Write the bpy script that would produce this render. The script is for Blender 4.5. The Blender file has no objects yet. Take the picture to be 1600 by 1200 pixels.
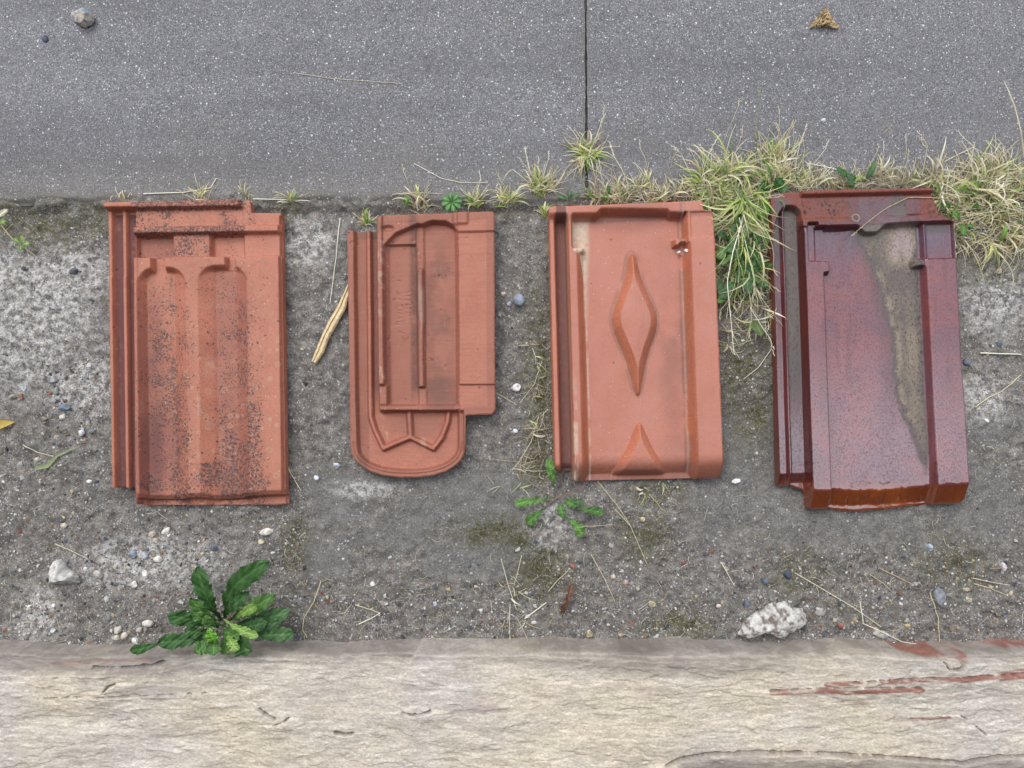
import bpy, math, random
import numpy as np
from mathutils import Vector

# ------------------------------------------------------------------ camera, sky, sun, exposure
SC = bpy.context.scene
COL = SC.collection
CAM_H = 1.03
TILT = math.radians(3.0)
FPX = 1163.0
cd = bpy.data.cameras.new('camera')
cd.sensor_fit = 'HORIZONTAL'
cd.sensor_width = 36.0
cd.lens = 36.0 * FPX / 1600.0
cd.clip_start = 0.02
cd.clip_end = 500
cam = bpy.data.objects.new('camera', cd)
cam.location = (0, 0, CAM_H)
cam.rotation_euler = (TILT, 0, 0)
COL.objects.link(cam)
SC.camera = cam

SUN_EL, SUN_AZ = 50.0, 328.0       # azimuth clockwise from +Y (top of the picture)
w = bpy.data.worlds.new('World')
SC.world = w
w.use_nodes = True
wn = w.node_tree
wn.nodes.clear()
wo = wn.nodes.new('ShaderNodeOutputWorld')
bg = wn.nodes.new('ShaderNodeBackground')
sky = wn.nodes.new('ShaderNodeTexSky')
sky.sky_type = 'NISHITA'
sky.sun_disc = False
sky.sun_elevation = math.radians(SUN_EL)
sky.sun_rotation = math.radians(SUN_AZ)
sky.air_density = 1.0
sky.dust_density = 3.0
sky.ozone_density = 1.0
hs = wn.nodes.new('ShaderNodeHueSaturation')
hs.inputs['Saturation'].default_value = 0.46
hs.inputs['Value'].default_value = 1.0
wn.links.new(sky.outputs[0], hs.inputs['Color'])
# overcast: brighter overhead than near the horizon
wtc = wn.nodes.new('ShaderNodeTexCoord')
wsx = wn.nodes.new('ShaderNodeSeparateXYZ')
wn.links.new(wtc.outputs['Generated'], wsx.inputs[0])
wmr = wn.nodes.new('ShaderNodeMapRange')
wmr.inputs[1].default_value = 0.0; wmr.inputs[2].default_value = 1.0
wmr.inputs[3].default_value = 0.40; wmr.inputs[4].default_value = 2.2
wn.links.new(wsx.outputs[2], wmr.inputs[0])
wvm = wn.nodes.new('ShaderNodeVectorMath'); wvm.operation = 'SCALE'
wmx = wn.nodes.new('ShaderNodeMix'); wmx.data_type = 'RGBA'
wmx.inputs[0].default_value = 0.65
wmx.inputs[7].default_value = (10.0, 10.6, 11.8, 1)        # the even cloud layer in front of the sky
wn.links.new(hs.outputs[0], wmx.inputs[6])
wn.links.new(wmx.outputs[2], wvm.inputs[0]); wn.links.new(wmr.outputs[0], wvm.inputs['Scale'])
wn.links.new(wvm.outputs[0], bg.inputs[0])
bg.inputs[1].default_value = 0.082
wn.links.new(bg.outputs[0], wo.inputs[0])
sd = bpy.data.lights.new('sun', 'SUN')
sd.energy = 0.9
sd.angle = math.radians(24)
sd.color = (1.0, 0.98, 0.95)
sun = bpy.data.objects.new('sun', sd)
a, e = math.radians(SUN_AZ), math.radians(SUN_EL)
sv = Vector((math.sin(a) * math.cos(e), math.cos(a) * math.cos(e), math.sin(e)))
sun.rotation_euler = (-sv).to_track_quat('-Z', 'Y').to_euler()
sun.location = sv * 10
COL.objects.link(sun)
SC.view_settings.view_transform = 'Standard'
SC.view_settings.look = 'None'
SC.view_settings.exposure = 0.60
SC.view_settings.gamma = 1.0

rng = np.random.default_rng(7)
random.seed(11)
CT, ST = math.cos(TILT), math.sin(TILT)

# ------------------------------------------------------------------ measuring helpers: photo pixel -> metres on a level plane
def unproj(px, py, z=0.0):
    dx = (np.asarray(px, float) - 800) / FPX
    dy = -(np.asarray(py, float) - 600) / FPX
    wy = dy * CT + ST
    wz = dy * ST - CT
    t = (z - CAM_H) / wz
    return dx * t, wy * t

def proj(x, y, z=0.0):
    rz = z - CAM_H
    cy = y * CT + rz * ST
    cz = -y * ST + rz * CT
    return 800 + FPX * x / -cz, 600 - FPX * cy / -cz

def sm(x, a, b):
    t = np.clip((x - a) / (b - a), 0, 1)
    return t * t * (3 - 2 * t)

def band(x, a, b, w=2.0):
    return sm(x, a - w / 2, a + w / 2) * (1 - sm(x, b - w / 2, b + w / 2))

def box(X, Y, x0, x1, y0, y1, w=2.0):
    return band(X, x0, x1, w) * band(Y, y0, y1, w)

def mix(a, b, t):
    return a * (1 - t) + b * t

_LAT = {}
def vn(x, y, seed=0):
    if seed not in _LAT:
        _LAT[seed] = np.random.default_rng(1000 + seed).random((256, 256))
    L = _LAT[seed]
    x0 = np.floor(x).astype(int); y0 = np.floor(y).astype(int)
    fx = x - x0; fy = y - y0
    fx = fx * fx * (3 - 2 * fx); fy = fy * fy * (3 - 2 * fy)
    a = L[x0 & 255, y0 & 255]; b = L[(x0 + 1) & 255, y0 & 255]
    c = L[x0 & 255, (y0 + 1) & 255]; d = L[(x0 + 1) & 255, (y0 + 1) & 255]
    return (a * (1 - fx) + b * fx) * (1 - fy) + (c * (1 - fx) + d * fx) * fy

def fbm(x, y, sx, sy=None, oct=4, seed=0, g=0.5):
    sy = sx if sy is None else sy
    s = 0; amp = 1; tot = 0
    for k in range(oct):
        f = 2.03 ** k
        s = s + amp * vn(x / sx * f + 17.3 * k, y / sy * f + 5.1 * k, seed + k)
        tot += amp; amp *= g
    return s / tot

def seg_dist(X, Y, P, closed=True):
    d = np.full(X.shape, 1e9); cx = np.zeros(X.shape); cy = np.zeros(X.shape)
    n = len(P)
    for i in range(n if closed else n - 1):
        x0, y0 = P[i]; x1, y1 = P[(i + 1) % n]
        vx, vy = x1 - x0, y1 - y0
        L = vx * vx + vy * vy + 1e-12
        t = np.clip(((X - x0) * vx + (Y - y0) * vy) / L, 0, 1)
        qx = x0 + t * vx; qy = y0 + t * vy
        dd = np.hypot(X - qx, Y - qy)
        m = dd < d
        d = np.where(m, dd, d); cx = np.where(m, qx, cx); cy = np.where(m, qy, cy)
    return d, cx, cy

def inside(X, Y, P):
    r = np.zeros(X.shape, bool)
    n = len(P)
    for i in range(n):
        x0, y0 = P[i]; x1, y1 = P[(i + 1) % n]
        c = (y0 > Y) != (y1 > Y)
        with np.errstate(divide='ignore', invalid='ignore'):
            xi = (x1 - x0) * (Y - y0) / ((y1 - y0) if y1 != y0 else 1e-9) + x0
        r ^= c & (X < xi)
    return r

def blob(X, Y, cx, cy, rx, ry=None, soft=0.5):
    ry = rx if ry is None else ry
    d = np.hypot((X - cx) / rx, (Y - cy) / ry)
    return 1 - sm(d, 1 - soft, 1 + soft)

# ------------------------------------------------------------------ scene helpers
def link(o, parent=None):
    COL.objects.link(o)
    if parent is not None:
        o.parent = parent
    return o

def tag(o, label=None, cat=None, group=None, kind=None):
    if label: o['label'] = label
    if cat: o['category'] = cat
    if group: o['group'] = group
    if kind: o['kind'] = kind
    return o

def empty(name, loc=(0, 0, 0)):
    o = bpy.data.objects.new(name, None)
    o.location = loc
    o.empty_display_size = 0.02
    return link(o)

def make_mesh(name, V, F, mat, parent=None, smooth=True, cols=None, normals=None, attr='col'):
    """V (n,3); F: (m,3) or (m,4) int array or list of such arrays"""
    Fs = F if isinstance(F, list) else [F]
    Fs = [np.asarray(f, np.int32) for f in Fs if len(f)]
    me = bpy.data.meshes.new(name)
    V = np.asarray(V, np.float32)
    me.vertices.add(len(V))
    me.vertices.foreach_set('co', V.ravel())
    nl = sum(f.size for f in Fs); nf = sum(len(f) for f in Fs)
    me.loops.add(nl); me.polygons.add(nf)
    me.loops.foreach_set('vertex_index', np.concatenate([f.ravel() for f in Fs]))
    tot = np.concatenate([np.full(len(f), f.shape[1], np.int32) for f in Fs])
    st = np.concatenate([[0], np.cumsum(tot)[:-1]]).astype(np.int32)
    me.polygons.foreach_set('loop_start', st)
    me.polygons.foreach_set('loop_total', tot)
    me.update(calc_edges=True)
    me.validate()
    me.polygons.foreach_set('use_smooth', np.full(len(me.polygons), smooth, bool))
    if cols is not None:
        at = me.attributes.new(attr, 'FLOAT_COLOR', 'POINT')
        c = np.ones((len(V), 4), np.float32)
        c[:, :cols.shape[1]] = cols
        at.data.foreach_set('color', c.ravel())
    if normals is not None:
        me.normals_split_custom_set_from_vertices(np.asarray(normals, np.float32))
    if mat: me.materials.append(mat)
    o = bpy.data.objects.new(name, me)
    return link(o, parent)

# ------------------------------------------------------------------ material helpers
class NT:
    def __init__(s, name):
        s.m = bpy.data.materials.new(name)
        s.m.use_nodes = True
        s.t = s.m.node_tree
        s.t.nodes.clear()
        s.out = s.t.nodes.new('ShaderNodeOutputMaterial')
        s.b = s.t.nodes.new('ShaderNodeBsdfPrincipled')
        s.t.links.new(s.b.outputs[0], s.out.inputs[0])
        s.tc = s.t.nodes.new('ShaderNodeTexCoord')
        s.co = s.tc.outputs['Object']
    def put(s, sock, v):
        if isinstance(v, bpy.types.NodeSocket): s.t.links.new(v, sock)
        elif isinstance(v, (tuple, list)):
            v = tuple(v)
            if sock.type == 'RGBA' and len(v) == 3: v = v + (1,)
            sock.default_value = v
        else: sock.default_value = v
    def N(s, typ, **kw):
        n = s.t.nodes.new(typ)
        for k, v in kw.items():
            if hasattr(n, k) and k not in n.inputs: setattr(n, k, v)
            else: s.put(n.inputs[k], v)
        return n
    def scaled(s, sx, sy, sz, co=None):
        n = s.t.nodes.new('ShaderNodeMapping')
        s.put(n.inputs['Vector'], co or s.co)
        n.inputs['Scale'].default_value = (sx, sy, sz)
        return n.outputs[0]
    def noise(s, scale, detail=4, rough=0.55, co=None, col=False, dist=0.0):
        n = s.t.nodes.new('ShaderNodeTexNoise')
        s.put(n.inputs['Vector'], co or s.co)
        n.inputs['Scale'].default_value = scale
        n.inputs['Detail'].default_value = detail
        n.inputs['Roughness'].default_value = rough
        n.inputs['Distortion'].default_value = dist
        return n.outputs['Color' if col else 'Fac']
    def vor(s, scale, out='Distance', co=None, rand=1.0, feature='F1'):
        n = s.t.nodes.new('ShaderNodeTexVoronoi')
        n.feature = feature
        s.put(n.inputs['Vector'], co or s.co)
        n.inputs['Scale'].default_value = scale
        n.inputs['Randomness'].default_value = rand
        return n if out is None else n.outputs[out]
    def math(s, op, a, b=0.0, c=0.0, clamp=False):
        n = s.t.nodes.new('ShaderNodeMath')
        n.operation = op; n.use_clamp = clamp
        s.put(n.inputs[0], a); s.put(n.inputs[1], b); s.put(n.inputs[2], c)
        return n.outputs[0]
    def step(s, v, a, b, o0=0.0, o1=1.0):
        n = s.t.nodes.new('ShaderNodeMapRange')
        n.interpolation_type = 'SMOOTHSTEP'
        s.put(n.inputs[0], v); s.put(n.inputs[1], a); s.put(n.inputs[2], b); s.put(n.inputs[3], o0); s.put(n.inputs[4], o1)
        return n.outputs[0]
    def mix(s, a, b, f, mode='MIX'):
        n = s.t.nodes.new('ShaderNodeMix')
        n.data_type = 'RGBA'; n.blend_type = mode
        s.put(n.inputs[0], f); s.put(n.inputs[6], a); s.put(n.inputs[7], b)
        return n.outputs[2]
    def ramp(s, v, stops, interp='LINEAR'):
        n = s.t.nodes.new('ShaderNodeValToRGB')
        s.put(n.inputs[0], v)
        r = n.color_ramp; r.interpolation = interp
        while len(r.elements) < len(stops): r.elements.new(0.5)
        for e_, (p, c) in zip(r.elements, stops):
            e_.position = p
            e_.color = (c + (1,)) if isinstance(c, tuple) else (c, c, c, 1)
        return n.outputs[0]
    def attr(s, name='col'):
        n = s.t.nodes.new('ShaderNodeAttribute')
        n.attribute_name = name
        return n.outputs['Color'], n.outputs['Alpha']
    def sep(s, c):
        n = s.t.nodes.new('ShaderNodeSeparateColor')
        s.put(n.inputs[0], c)
        return n.outputs
    def bump(s, h, strength, dist=0.001, normal=None):
        n = s.t.nodes.new('ShaderNodeBump')
        s.put(n.inputs['Height'], h)
        n.inputs['Strength'].default_value = strength
        n.inputs['Distance'].default_value = dist
        if normal is not None: s.put(n.inputs['Normal'], normal)
        return n.outputs[0]
    def set(s, **kw):
        for k, v in kw.items():
            s.put(s.b.inputs[k.replace('_', ' ')], v)
        return s.m

def lin(r, g, b):
    f = lambda c: ((c / 255 + 0.055) / 1.055) ** 2.4 if c / 255 > 0.04045 else c / 255 / 12.92
    return (f(r), f(g), f(b))

# ------------------------------------------------------------------ materials: ground
def mat_pavement():
    n = NT('pavement_concrete')
    c, al = n.attr('col'); m = n.sep(c)            # r stain, g edge dirt
    big = n.noise(3.5, 5, 0.6)
    med = n.noise(60, 4, 0.6)
    fine = n.noise(520, 4, 0.75)
    base = n.ramp(big, [(0.3, lin(96, 94, 94)), (0.7, lin(107, 105, 105))])
    base = n.mix(base, n.ramp(fine, [(0.3, 0.18), (0.48, 0.48), (0.70, 0.90)]), 0.95, 'OVERLAY')
    base = n.mix(base, n.ramp(med, [(0.3, 0.40), (0.7, 0.60)]), 0.6, 'OVERLAY')
    # pale aggregate grains
    for sc, th, r0, cc in ((560, 0.80, 0.30, lin(168, 169, 174)), (400, 0.93, 0.26, lin(206, 207, 212)), (900, 0.72, 0.34, lin(160, 161, 166)), (250, 0.965, 0.22, lin(216, 217, 222)), (380, 0.90, 0.30, lin(66, 68, 76)), (520, 0.955, 0.3, lin(126, 96, 78))):
        v = n.vor(sc, None)
        rv = n.sep(v.outputs['Color'])[0]
        on = n.math('MULTIPLY', n.step(rv, th, th + 0.01), n.step(v.outputs['Distance'], r0, r0 + 0.14, 1, 0))
        base = n.mix(base, cc, on)
    dirt = n.mix(lin(92, 86, 76), lin(128, 122, 110), n.noise(300, 4, 0.7))
    base = n.mix(base, dirt, n.math('MULTIPLY', m[1], n.step(n.noise(130, 5, 0.7), 0.3, 0.62)))
    base = n.mix(base, lin(84, 82, 82), n.math('MULTIPLY', m[0], 0.6))
    h = n.math('ADD', n.math('MULTIPLY', fine, 0.8), n.math('MULTIPLY', med, 0.8))
    return n.set(Base_Color=base, Roughness=0.85, Normal=n.bump(h, 0.8, 0.0012))

def mat_dirt():
    n = NT('dirt')
    c, al = n.attr('col'); m = n.sep(c)            # r pale, g moss, b smooth concrete
    big = n.noise(14, 5, 0.6)
    med = n.noise(70, 6, 0.65)
    fine = n.noise(420, 4, 0.7)
    base = n.ramp(med, [(0.25, lin(66, 61, 56)), (0.48, lin(108, 103, 96)), (0.74, lin(152, 147, 139))])
    base = n.mix(base, lin(98, 93, 87), n.math('MULTIPLY', big, 0.5))
    base = n.mix(base, lin(104, 103, 100), n.math('MULTIPLY', m[2], 0.6))
    pale = n.math('MULTIPLY', m[0], n.step(n.noise(110, 6, 0.7), 0.40, 0.6))
    base = n.mix(base, lin(182, 178, 172), n.math('MULTIPLY', pale, 0.9))
    moss = n.math('MULTIPLY', m[1], n.step(n.noise(160, 6, 0.75), 0.38, 0.62))
    base = n.mix(base, n.mix(lin(58, 55, 36), lin(96, 92, 50), n.noise(500, 3)), moss)
    base = n.mix(base, n.ramp(fine, [(0.3, 0.24), (0.5, 0.5), (0.7, 0.84)]), 0.75, 'OVERLAY')
    wt = n.step(n.noise(25, 4), 0.25, 0.7)
    for sc, th, r0, cc in ((420, 0.86, 0.30, lin(176, 174, 172)), (620, 0.82, 0.32, lin(160, 158, 155)), (260, 0.955, 0.30, lin(204, 202, 197)), (330, 0.88, 0.4, lin(72, 76, 90)),
                           (450, 0.93, 0.4, lin(128, 100, 80)), (700, 0.86, 0.4, lin(60, 56, 54))):
        v = n.vor(sc, None)
        rv = n.sep(v.outputs['Color'])[1]
        on = n.math('MULTIPLY', n.step(rv, th, th + 0.01), n.step(v.outputs['Distance'], r0, r0 + 0.14, 1, 0))
        on = n.math('MULTIPLY', on, n.math('SUBTRACT', 1.0, n.math('MULTIPLY', m[2], 0.55)))
        on = n.math('MULTIPLY', on, n.math('ADD', 0.3, n.math('MULTIPLY', wt, 0.7)))
        base = n.mix(base, cc, on)
    h = n.math('ADD', n.math('MULTIPLY', fine, 0.5), med)
    return n.set(Base_Color=base, Roughness=0.9, Normal=n.bump(h, 0.9, 0.003))

def mat_ledge():
    n = NT('layered_sandstone')
    c, al = n.attr('col'); m = n.sep(c)            # r red, g grey, b dark
    st = n.scaled(8, 46, 8)
    st2 = n.scaled(44, 160, 44)
    st3 = n.scaled(260, 480, 260)
    a_ = n.noise(1, 7, 0.66, st, dist=0.8)
    b_ = n.noise(1, 7, 0.7, st2, dist=0.5)
    c_ = n.noise(1, 4, 0.75, st3, dist=0.3)
    big = n.noise(7, 4, 0.5)
    cream = n.ramp(a_, [(0.25, lin(146, 140, 134)), (0.42, lin(176, 168, 156)), (0.55, lin(190, 183, 172)), (0.75, lin(202, 199, 194))])
    warm = n.ramp(big, [(0.38, lin(176, 168, 157)), (0.62, lin(186, 172, 146))])
    base = n.mix(cream, warm, 0.62)
    base = n.mix(base, n.ramp(b_, [(0.30, 0.30), (0.46, 0.47), (0.7, 0.70)]), 0.75, 'OVERLAY')
    base = n.mix(base, n.ramp(c_, [(0.28, 0.28), (0.5, 0.5), (0.7, 0.76)]), 0.75, 'OVERLAY')
    pinkm = n.step(n.noise(1, 6, 0.65, n.scaled(7, 30, 7)), 0.54, 0.66)
    base = n.mix(base, lin(152, 136, 131), n.math('MULTIPLY', pinkm, 0.45))
    greyf = n.math('MULTIPLY', m[1], n.step(b_, 0.2, 0.45))
    base = n.mix(base, n.ramp(b_, [(0.3, lin(104, 96, 88)), (0.7, lin(160, 152, 142))]), greyf)
    red = n.math('MULTIPLY', m[0], n.step(c_, 0.1, 0.4))
    base = n.mix(base, n.ramp(b_, [(0.3, lin(112, 76, 66)), (0.55, lin(142, 98, 84)), (0.72, lin(164, 140, 126))]), red)
    base = n.mix(base, lin(84, 76, 72), n.math('MULTIPLY', m[2], n.step(b_, 0.25, 0.6)))
    pit = n.step(n.noise(1, 3, 0.6, n.scaled(60, 160, 60)), 0.70, 0.76)
    base = n.mix(base, lin(120, 108, 96), n.math('MULTIPLY', pit, 0.25))
    h = n.math('ADD', n.math('MULTIPLY', b_, 1.0), n.math('MULTIPLY', c_, 0.45))
    return n.set(Base_Color=base, Roughness=0.88, Normal=n.bump(h, 0.16, 0.003))

# ------------------------------------------------------------------ materials: roof tiles
def mat_clay(name, A, B, dark=lin(48, 38, 40), spots=1.0, discs=False, streak=False, bumps=0.5, dust_sheen=lin(190, 140, 126), dust_sheen_amt=0.35, soilc=lin(124, 84, 64)):
    n = NT(name)
    c, al = n.attr('col'); m = n.sep(c)            # r dark lichen, g pale scale, b olive or soil
    big = n.noise(22, 5, 0.6)
    fine = n.noise(700, 3, 0.7)
    base = n.mix(A, B, n.step(big, 0.3, 0.7))
    base = n.mix(base, n.ramp(fine, [(0.25, 0.28), (0.5, 0.5), (0.75, 0.70)]), 0.9, 'OVERLAY')
    if streak:
        sk = n.noise(1, 3, 0.6, n.scaled(40, 900, 40))
        base = n.mix(base, n.ramp(sk, [(0.3, 0.38), (0.55, 0.5), (0.8, 0.58)]), 0.7, 'OVERLAY')
    # sky sheen painted into the colour of level faces, over a dusty film
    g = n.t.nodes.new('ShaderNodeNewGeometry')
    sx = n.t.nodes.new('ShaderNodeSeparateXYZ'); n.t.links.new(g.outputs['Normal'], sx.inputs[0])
    film = n.math('MULTIPLY', n.step(sx.outputs[2], 0.82, 0.985), n.step(n.noise(35, 5, 0.65), 0.2, 0.7, dust_sheen_amt * .55, dust_sheen_amt))
    base = n.mix(base, dust_sheen, film)
    soil = n.math('MULTIPLY', m[2], n.step(n.noise(90, 6, 0.7), 0.05, 0.5))
    base = n.mix(base, soilc, soil)
    pale = n.math('MULTIPLY', m[1], n.step(n.noise(160, 6, 0.75), 0.2, 0.6))
    base = n.mix(base, lin(190, 172, 150), pale)
    if discs:
        v = n.vor(105, None, rand=1.0)
        rv = n.sep(v.outputs['Color'])[0]
        r_ = n.math('ADD', -0.15, n.math('MULTIPLY', rv, 0.62))
        dn = n.math('ADD', v.outputs['Distance'], n.math('MULTIPLY', n.noise(400, 3), 0.06))
        ring = n.math('MULTIPLY', n.step(dn, n.math('ADD', r_, 0.02), n.math('ADD', r_, 0.07), 1, 0), n.step(dn, n.math('SUBTRACT', r_, 0.12), n.math('SUBTRACT', r_, 0.02), 0.25, 1))
        on = n.math('MULTIPLY', n.step(rv, 0.72, 0.74), ring)
        on = n.math('MULTIPLY', on, n.step(n.noise(9, 2), 0.40, 0.55))
        on = n.math('MULTIPLY', on, n.math('ADD', 0.2, n.math('MULTIPLY', al, 0.75)))
        base = n.mix(base, lin(176, 156, 130), n.math('MULTIPLY', on, 0.45))
    soot = n.math('MULTIPLY', n.step(m[0], 0.1, 0.8), n.step(n.noise(120, 6, 0.72), 0.36, 0.66))
    base = n.mix(base, lin(92, 66, 60), n.math('MULTIPLY', soot, 0.28 * spots))
    # dark crustose lichen: small irregular spots whose density follows the mask
    s1 = n.noise(340, 3, 0.6, dist=0.8)
    th = n.math('SUBTRACT', 0.72, n.math('MULTIPLY', m[0], 0.24))
    d1 = n.step(s1, th, n.math('ADD', th, 0.02))
    s2 = n.noise(190, 5, 0.68, dist=0.5)
    th2 = n.math('SUBTRACT', 0.86, n.math('MULTIPLY', m[0], 0.30))
    d2 = n.step(s2, th2, n.math('ADD', th2, 0.05))
    v3 = n.vor(135, None)
    rv3 = n.sep(v3.outputs['Color'])[1]
    dd3 = n.math('ADD', v3.outputs['Distance'], n.math('MULTIPLY', n.noise(600, 3), 0.12))
    d3 = n.math('MULTIPLY', n.step(rv3, n.math('SUBTRACT', 1.0, n.math('MULTIPLY', m[0], 0.30)), n.math('SUBTRACT', 1.01, n.math('MULTIPLY', m[0], 0.30))), n.step(dd3, 0.26, 0.34, 1, 0))
    dk = n.math('MULTIPLY', n.math('MAXIMUM', n.math('MAXIMUM', d1, d2), d3), spots)
    base = n.mix(base, n.mix(dark, lin(96, 76, 72), n.step(n.noise(330, 3), .42, .62)), n.math('MULTIPLY', dk, 0.8))
    v2 = n.vor(190, None)
    wsp = n.math('MULTIPLY', n.step(n.sep(v2.outputs['Color'])[2], 0.955, 0.96), n.step(v2.outputs['Distance'], 0.10, 0.17, 1, 0))
    base = n.mix(base, lin(206, 170, 152), n.math('MULTIPLY', wsp, 0.8))
    scr = n.noise(1, 2, 0.5, n.scaled(330, 14, 30), dist=0.6)
    base = n.mix(base, lin(188, 140, 124), n.math('MULTIPLY', n.step(scr, 0.70, 0.74), 0.35))
    h = n.math('ADD', fine, n.math('MULTIPLY', n.noise(150, 4), 1.0))
    h = n.math('ADD', h, n.math('MULTIPLY', dk, 0.4))
    return n.set(Base_Color=base, Roughness=0.78, Normal=n.bump(h, bumps, 0.0007))

def mat_glaze():
    n = NT('brown_lead_glaze')
    c, al = n.attr('col'); m = n.sep(c)            # r bare orange clay rim, g grey lime scale, b worn purple film
    big = n.noise(18, 5, 0.6)
    fine = n.noise(620, 3, 0.7)
    glaze = n.ramp(big, [(0.3, lin(100, 38, 6)), (0.7, lin(134, 62, 8))])
    sy = n.t.nodes.new('ShaderNodeSeparateXYZ'); n.put(sy.inputs[0], n.co)
    amber = n.step(sy.outputs[1], -0.186, -0.172, 1, 0)
    glaze = n.mix(n.ramp(big, [(0.3, lin(64, 18, 18)), (0.7, lin(88, 28, 20))]), glaze, amber)
    run = n.noise(1, 4, 0.6, n.scaled(260, 26, 60))
    glaze = n.mix(glaze, lin(50, 14, 12), n.math('MULTIPLY', n.step(run, 0.5, 0.75), 0.5))
    sy0 = n.t.nodes.new('ShaderNodeSeparateXYZ'); n.put(sy0.inputs[0], n.co)
    film = n.mix(lin(120, 58, 56), lin(100, 54, 64), n.step(n.noise(22, 5), .35, .65))
    bl = n.step(sy0.outputs[1], 0.115, 0.155, 0, 0.6)
    film = n.mix(film, lin(70, 66, 84), bl)
    film = n.mix(film, lin(84, 30, 26), n.math('MULTIPLY', n.step(n.noise(1, 4, 0.6, n.scaled(70, 9, 30)), 0.5, 0.68), 0.6))
    film = n.mix(film, n.ramp(fine, [(0.3, 0.36), (0.5, 0.5), (0.7, 0.62)]), 0.8, 'OVERLAY')
    base = n.mix(glaze, film, n.math('MULTIPLY', m[2], n.step(n.noise(60, 5, 0.7), 0.15, 0.5, 0.6, 1.0)))
    clay = n.mix(lin(134, 76, 60), lin(108, 60, 52), n.noise(90, 4))
    base = n.mix(base, clay, m[0])
    scf = n.noise(110, 6, 0.75)
    sc = n.math('MULTIPLY', n.step(m[1], 0.05, 0.45), n.step(scf, 0.0, 0.42))
    scs = n.math('ADD', m[1], n.math('MULTIPLY', n.math('SUBTRACT', n.noise(260, 5, 0.75), 0.5), 0.7))
    sccol = n.ramp(scs, [(0.30, lin(92, 84, 84)), (0.62, lin(96, 90, 84)), (0.85, lin(126, 116, 100)), (1.0, lin(150, 134, 128))])
    base = n.mix(base, sccol, n.math('MULTIPLY', sc, 0.95))
    pk = n.noise(480, 3, 0.65, n.scaled(1, 0.55, 1))
    base = n.mix(base, lin(62, 26, 24), n.math('MULTIPLY', n.step(pk, 0.58, 0.63), 0.7))
    base = n.mix(base, lin(40, 34, 34), n.math('MULTIPLY', al, n.step(n.noise(230, 4, 0.6), 0.50, 0.56)))
    rough_mask = n.math('MAXIMUM', sc, m[0], clamp=True)
    coat = n.math('SUBTRACT', 1.0, n.math('MULTIPLY', rough_mask, 0.95), clamp=True)
    matte = n.step(n.noise(560, 4, 0.75, n.scaled(1, 0.75, 1)), 0.50, 0.60)
    coat = n.math('MULTIPLY', coat, n.math('SUBTRACT', 1.0, n.math('MULTIPLY', matte, n.step(sy.outputs[1], -0.19, -0.17, 0.0, 0.62))))
    # the lower half is washed clean and shiny, the upper half dusty
    worn = n.step(n.math('ADD', sy.outputs[1], n.math('MULTIPLY', n.noise(30, 5), 0.08)), -0.10, 0.10, 0.95, 0.46)
    coat = n.math('MULTIPLY', coat, worn)
    h = n.math('ADD', n.math('MULTIPLY', n.noise(90, 3), 1.0), n.math('MULTIPLY', fine, 0.25))
    n.b.inputs['Specular IOR Level'].default_value = 0.25
    return n.set(Base_Color=base, Roughness=0.6, Coat_Weight=coat, Coat_Roughness=n.step(n.noise(200, 4), 0.3, 0.7, 0.03, 0.10), Coat_IOR=2.15,
                 Normal=n.bump(h, 0.35, 0.0007), Coat_Normal=n.bump(n.math('ADD', n.noise(55, 2), n.math('MULTIPLY', n.noise(300, 4, 0.6), 0.16)), 0.5, 0.0008))

def mat_attr(name, rough=0.7, noise_s=300, amt=0.5, bump=0.3, spec=0.4, trans=0.0, bd=0.0008):
    """the object's own colours sit in a vertex attribute, broken up with noise"""
    n = NT(name)
    c, al = n.attr('col')
    f = n.noise(noise_s, 4, 0.65)
    base = n.mix(c, n.ramp(f, [(0.25, 0.2), (0.5, 0.5), (0.75, 0.8)]), amt, 'OVERLAY')
    m = n.set(Base_Color=base, Roughness=rough, Normal=n.bump(f, bump, bd))
    n.b.inputs['Specular IOR Level'].default_value = spec
    if trans > 0:
        tr = n.N('ShaderNodeBsdfTranslucent', Color=base)
        mx = n.t.nodes.new('ShaderNodeMixShader')
        mx.inputs[0].default_value = trans
        n.t.links.new(n.b.outputs[0], mx.inputs[1]); n.t.links.new(tr.outputs[0], mx.inputs[2])
        n.t.links.new(mx.outputs[0], n.out.inputs[0])
    return m

M_PAVE = mat_pavement(); M_DIRT = mat_dirt(); M_LEDGE = mat_ledge()
M_STONE = mat_attr('stone', 0.85, 160, 0.6, 0.6, bd=0.002)
M_GRIT = mat_attr('grit', 0.8, 500, 0.4, 0.3)
M_GRASS = mat_attr('grass_blade', 0.6, 200, 0.3, 0.1, trans=0.3)
M_LEAF = mat_attr('leaf', 0.5, 120, 0.45, 0.5, spec=0.35, trans=0.22)
M_STRAW = mat_attr('straw', 0.7, 300, 0.4, 0.3)
M_WOOD = mat_attr('split_wood', 0.7, 200, 0.4, 0.4)

# ------------------------------------------------------------------ setting
def grid_xy(xs, ys):
    X, Y = np.meshgrid(xs, ys)
    return X, Y

def grid_faces(nx, ny, keep=None):
    i = np.arange(ny - 1)[:, None] * nx + np.arange(nx - 1)[None, :]
    f = np.stack([i, i + nx, i + nx + 1, i + 1], -1)      # y decreasing downward (rows go -y): keep ccw from above
    if keep is not None: f = f[keep]
    return f.reshape(-1, 4)

def axis(lo, hi, step, far):
    core = np.arange(lo, hi, step)
    out = np.array([.03, .08, .2, .5, 1.2, 3, 8, 20, far])
    return np.concatenate([(lo - out)[::-1], core, hi + out])

PAVE_Y = unproj(0, 318, 0)[1]
def edge_noise(px):
    return 9 * (fbm(px, px * 0, 70, oct=6, seed=40, g=.62) - .5) * 2

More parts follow.
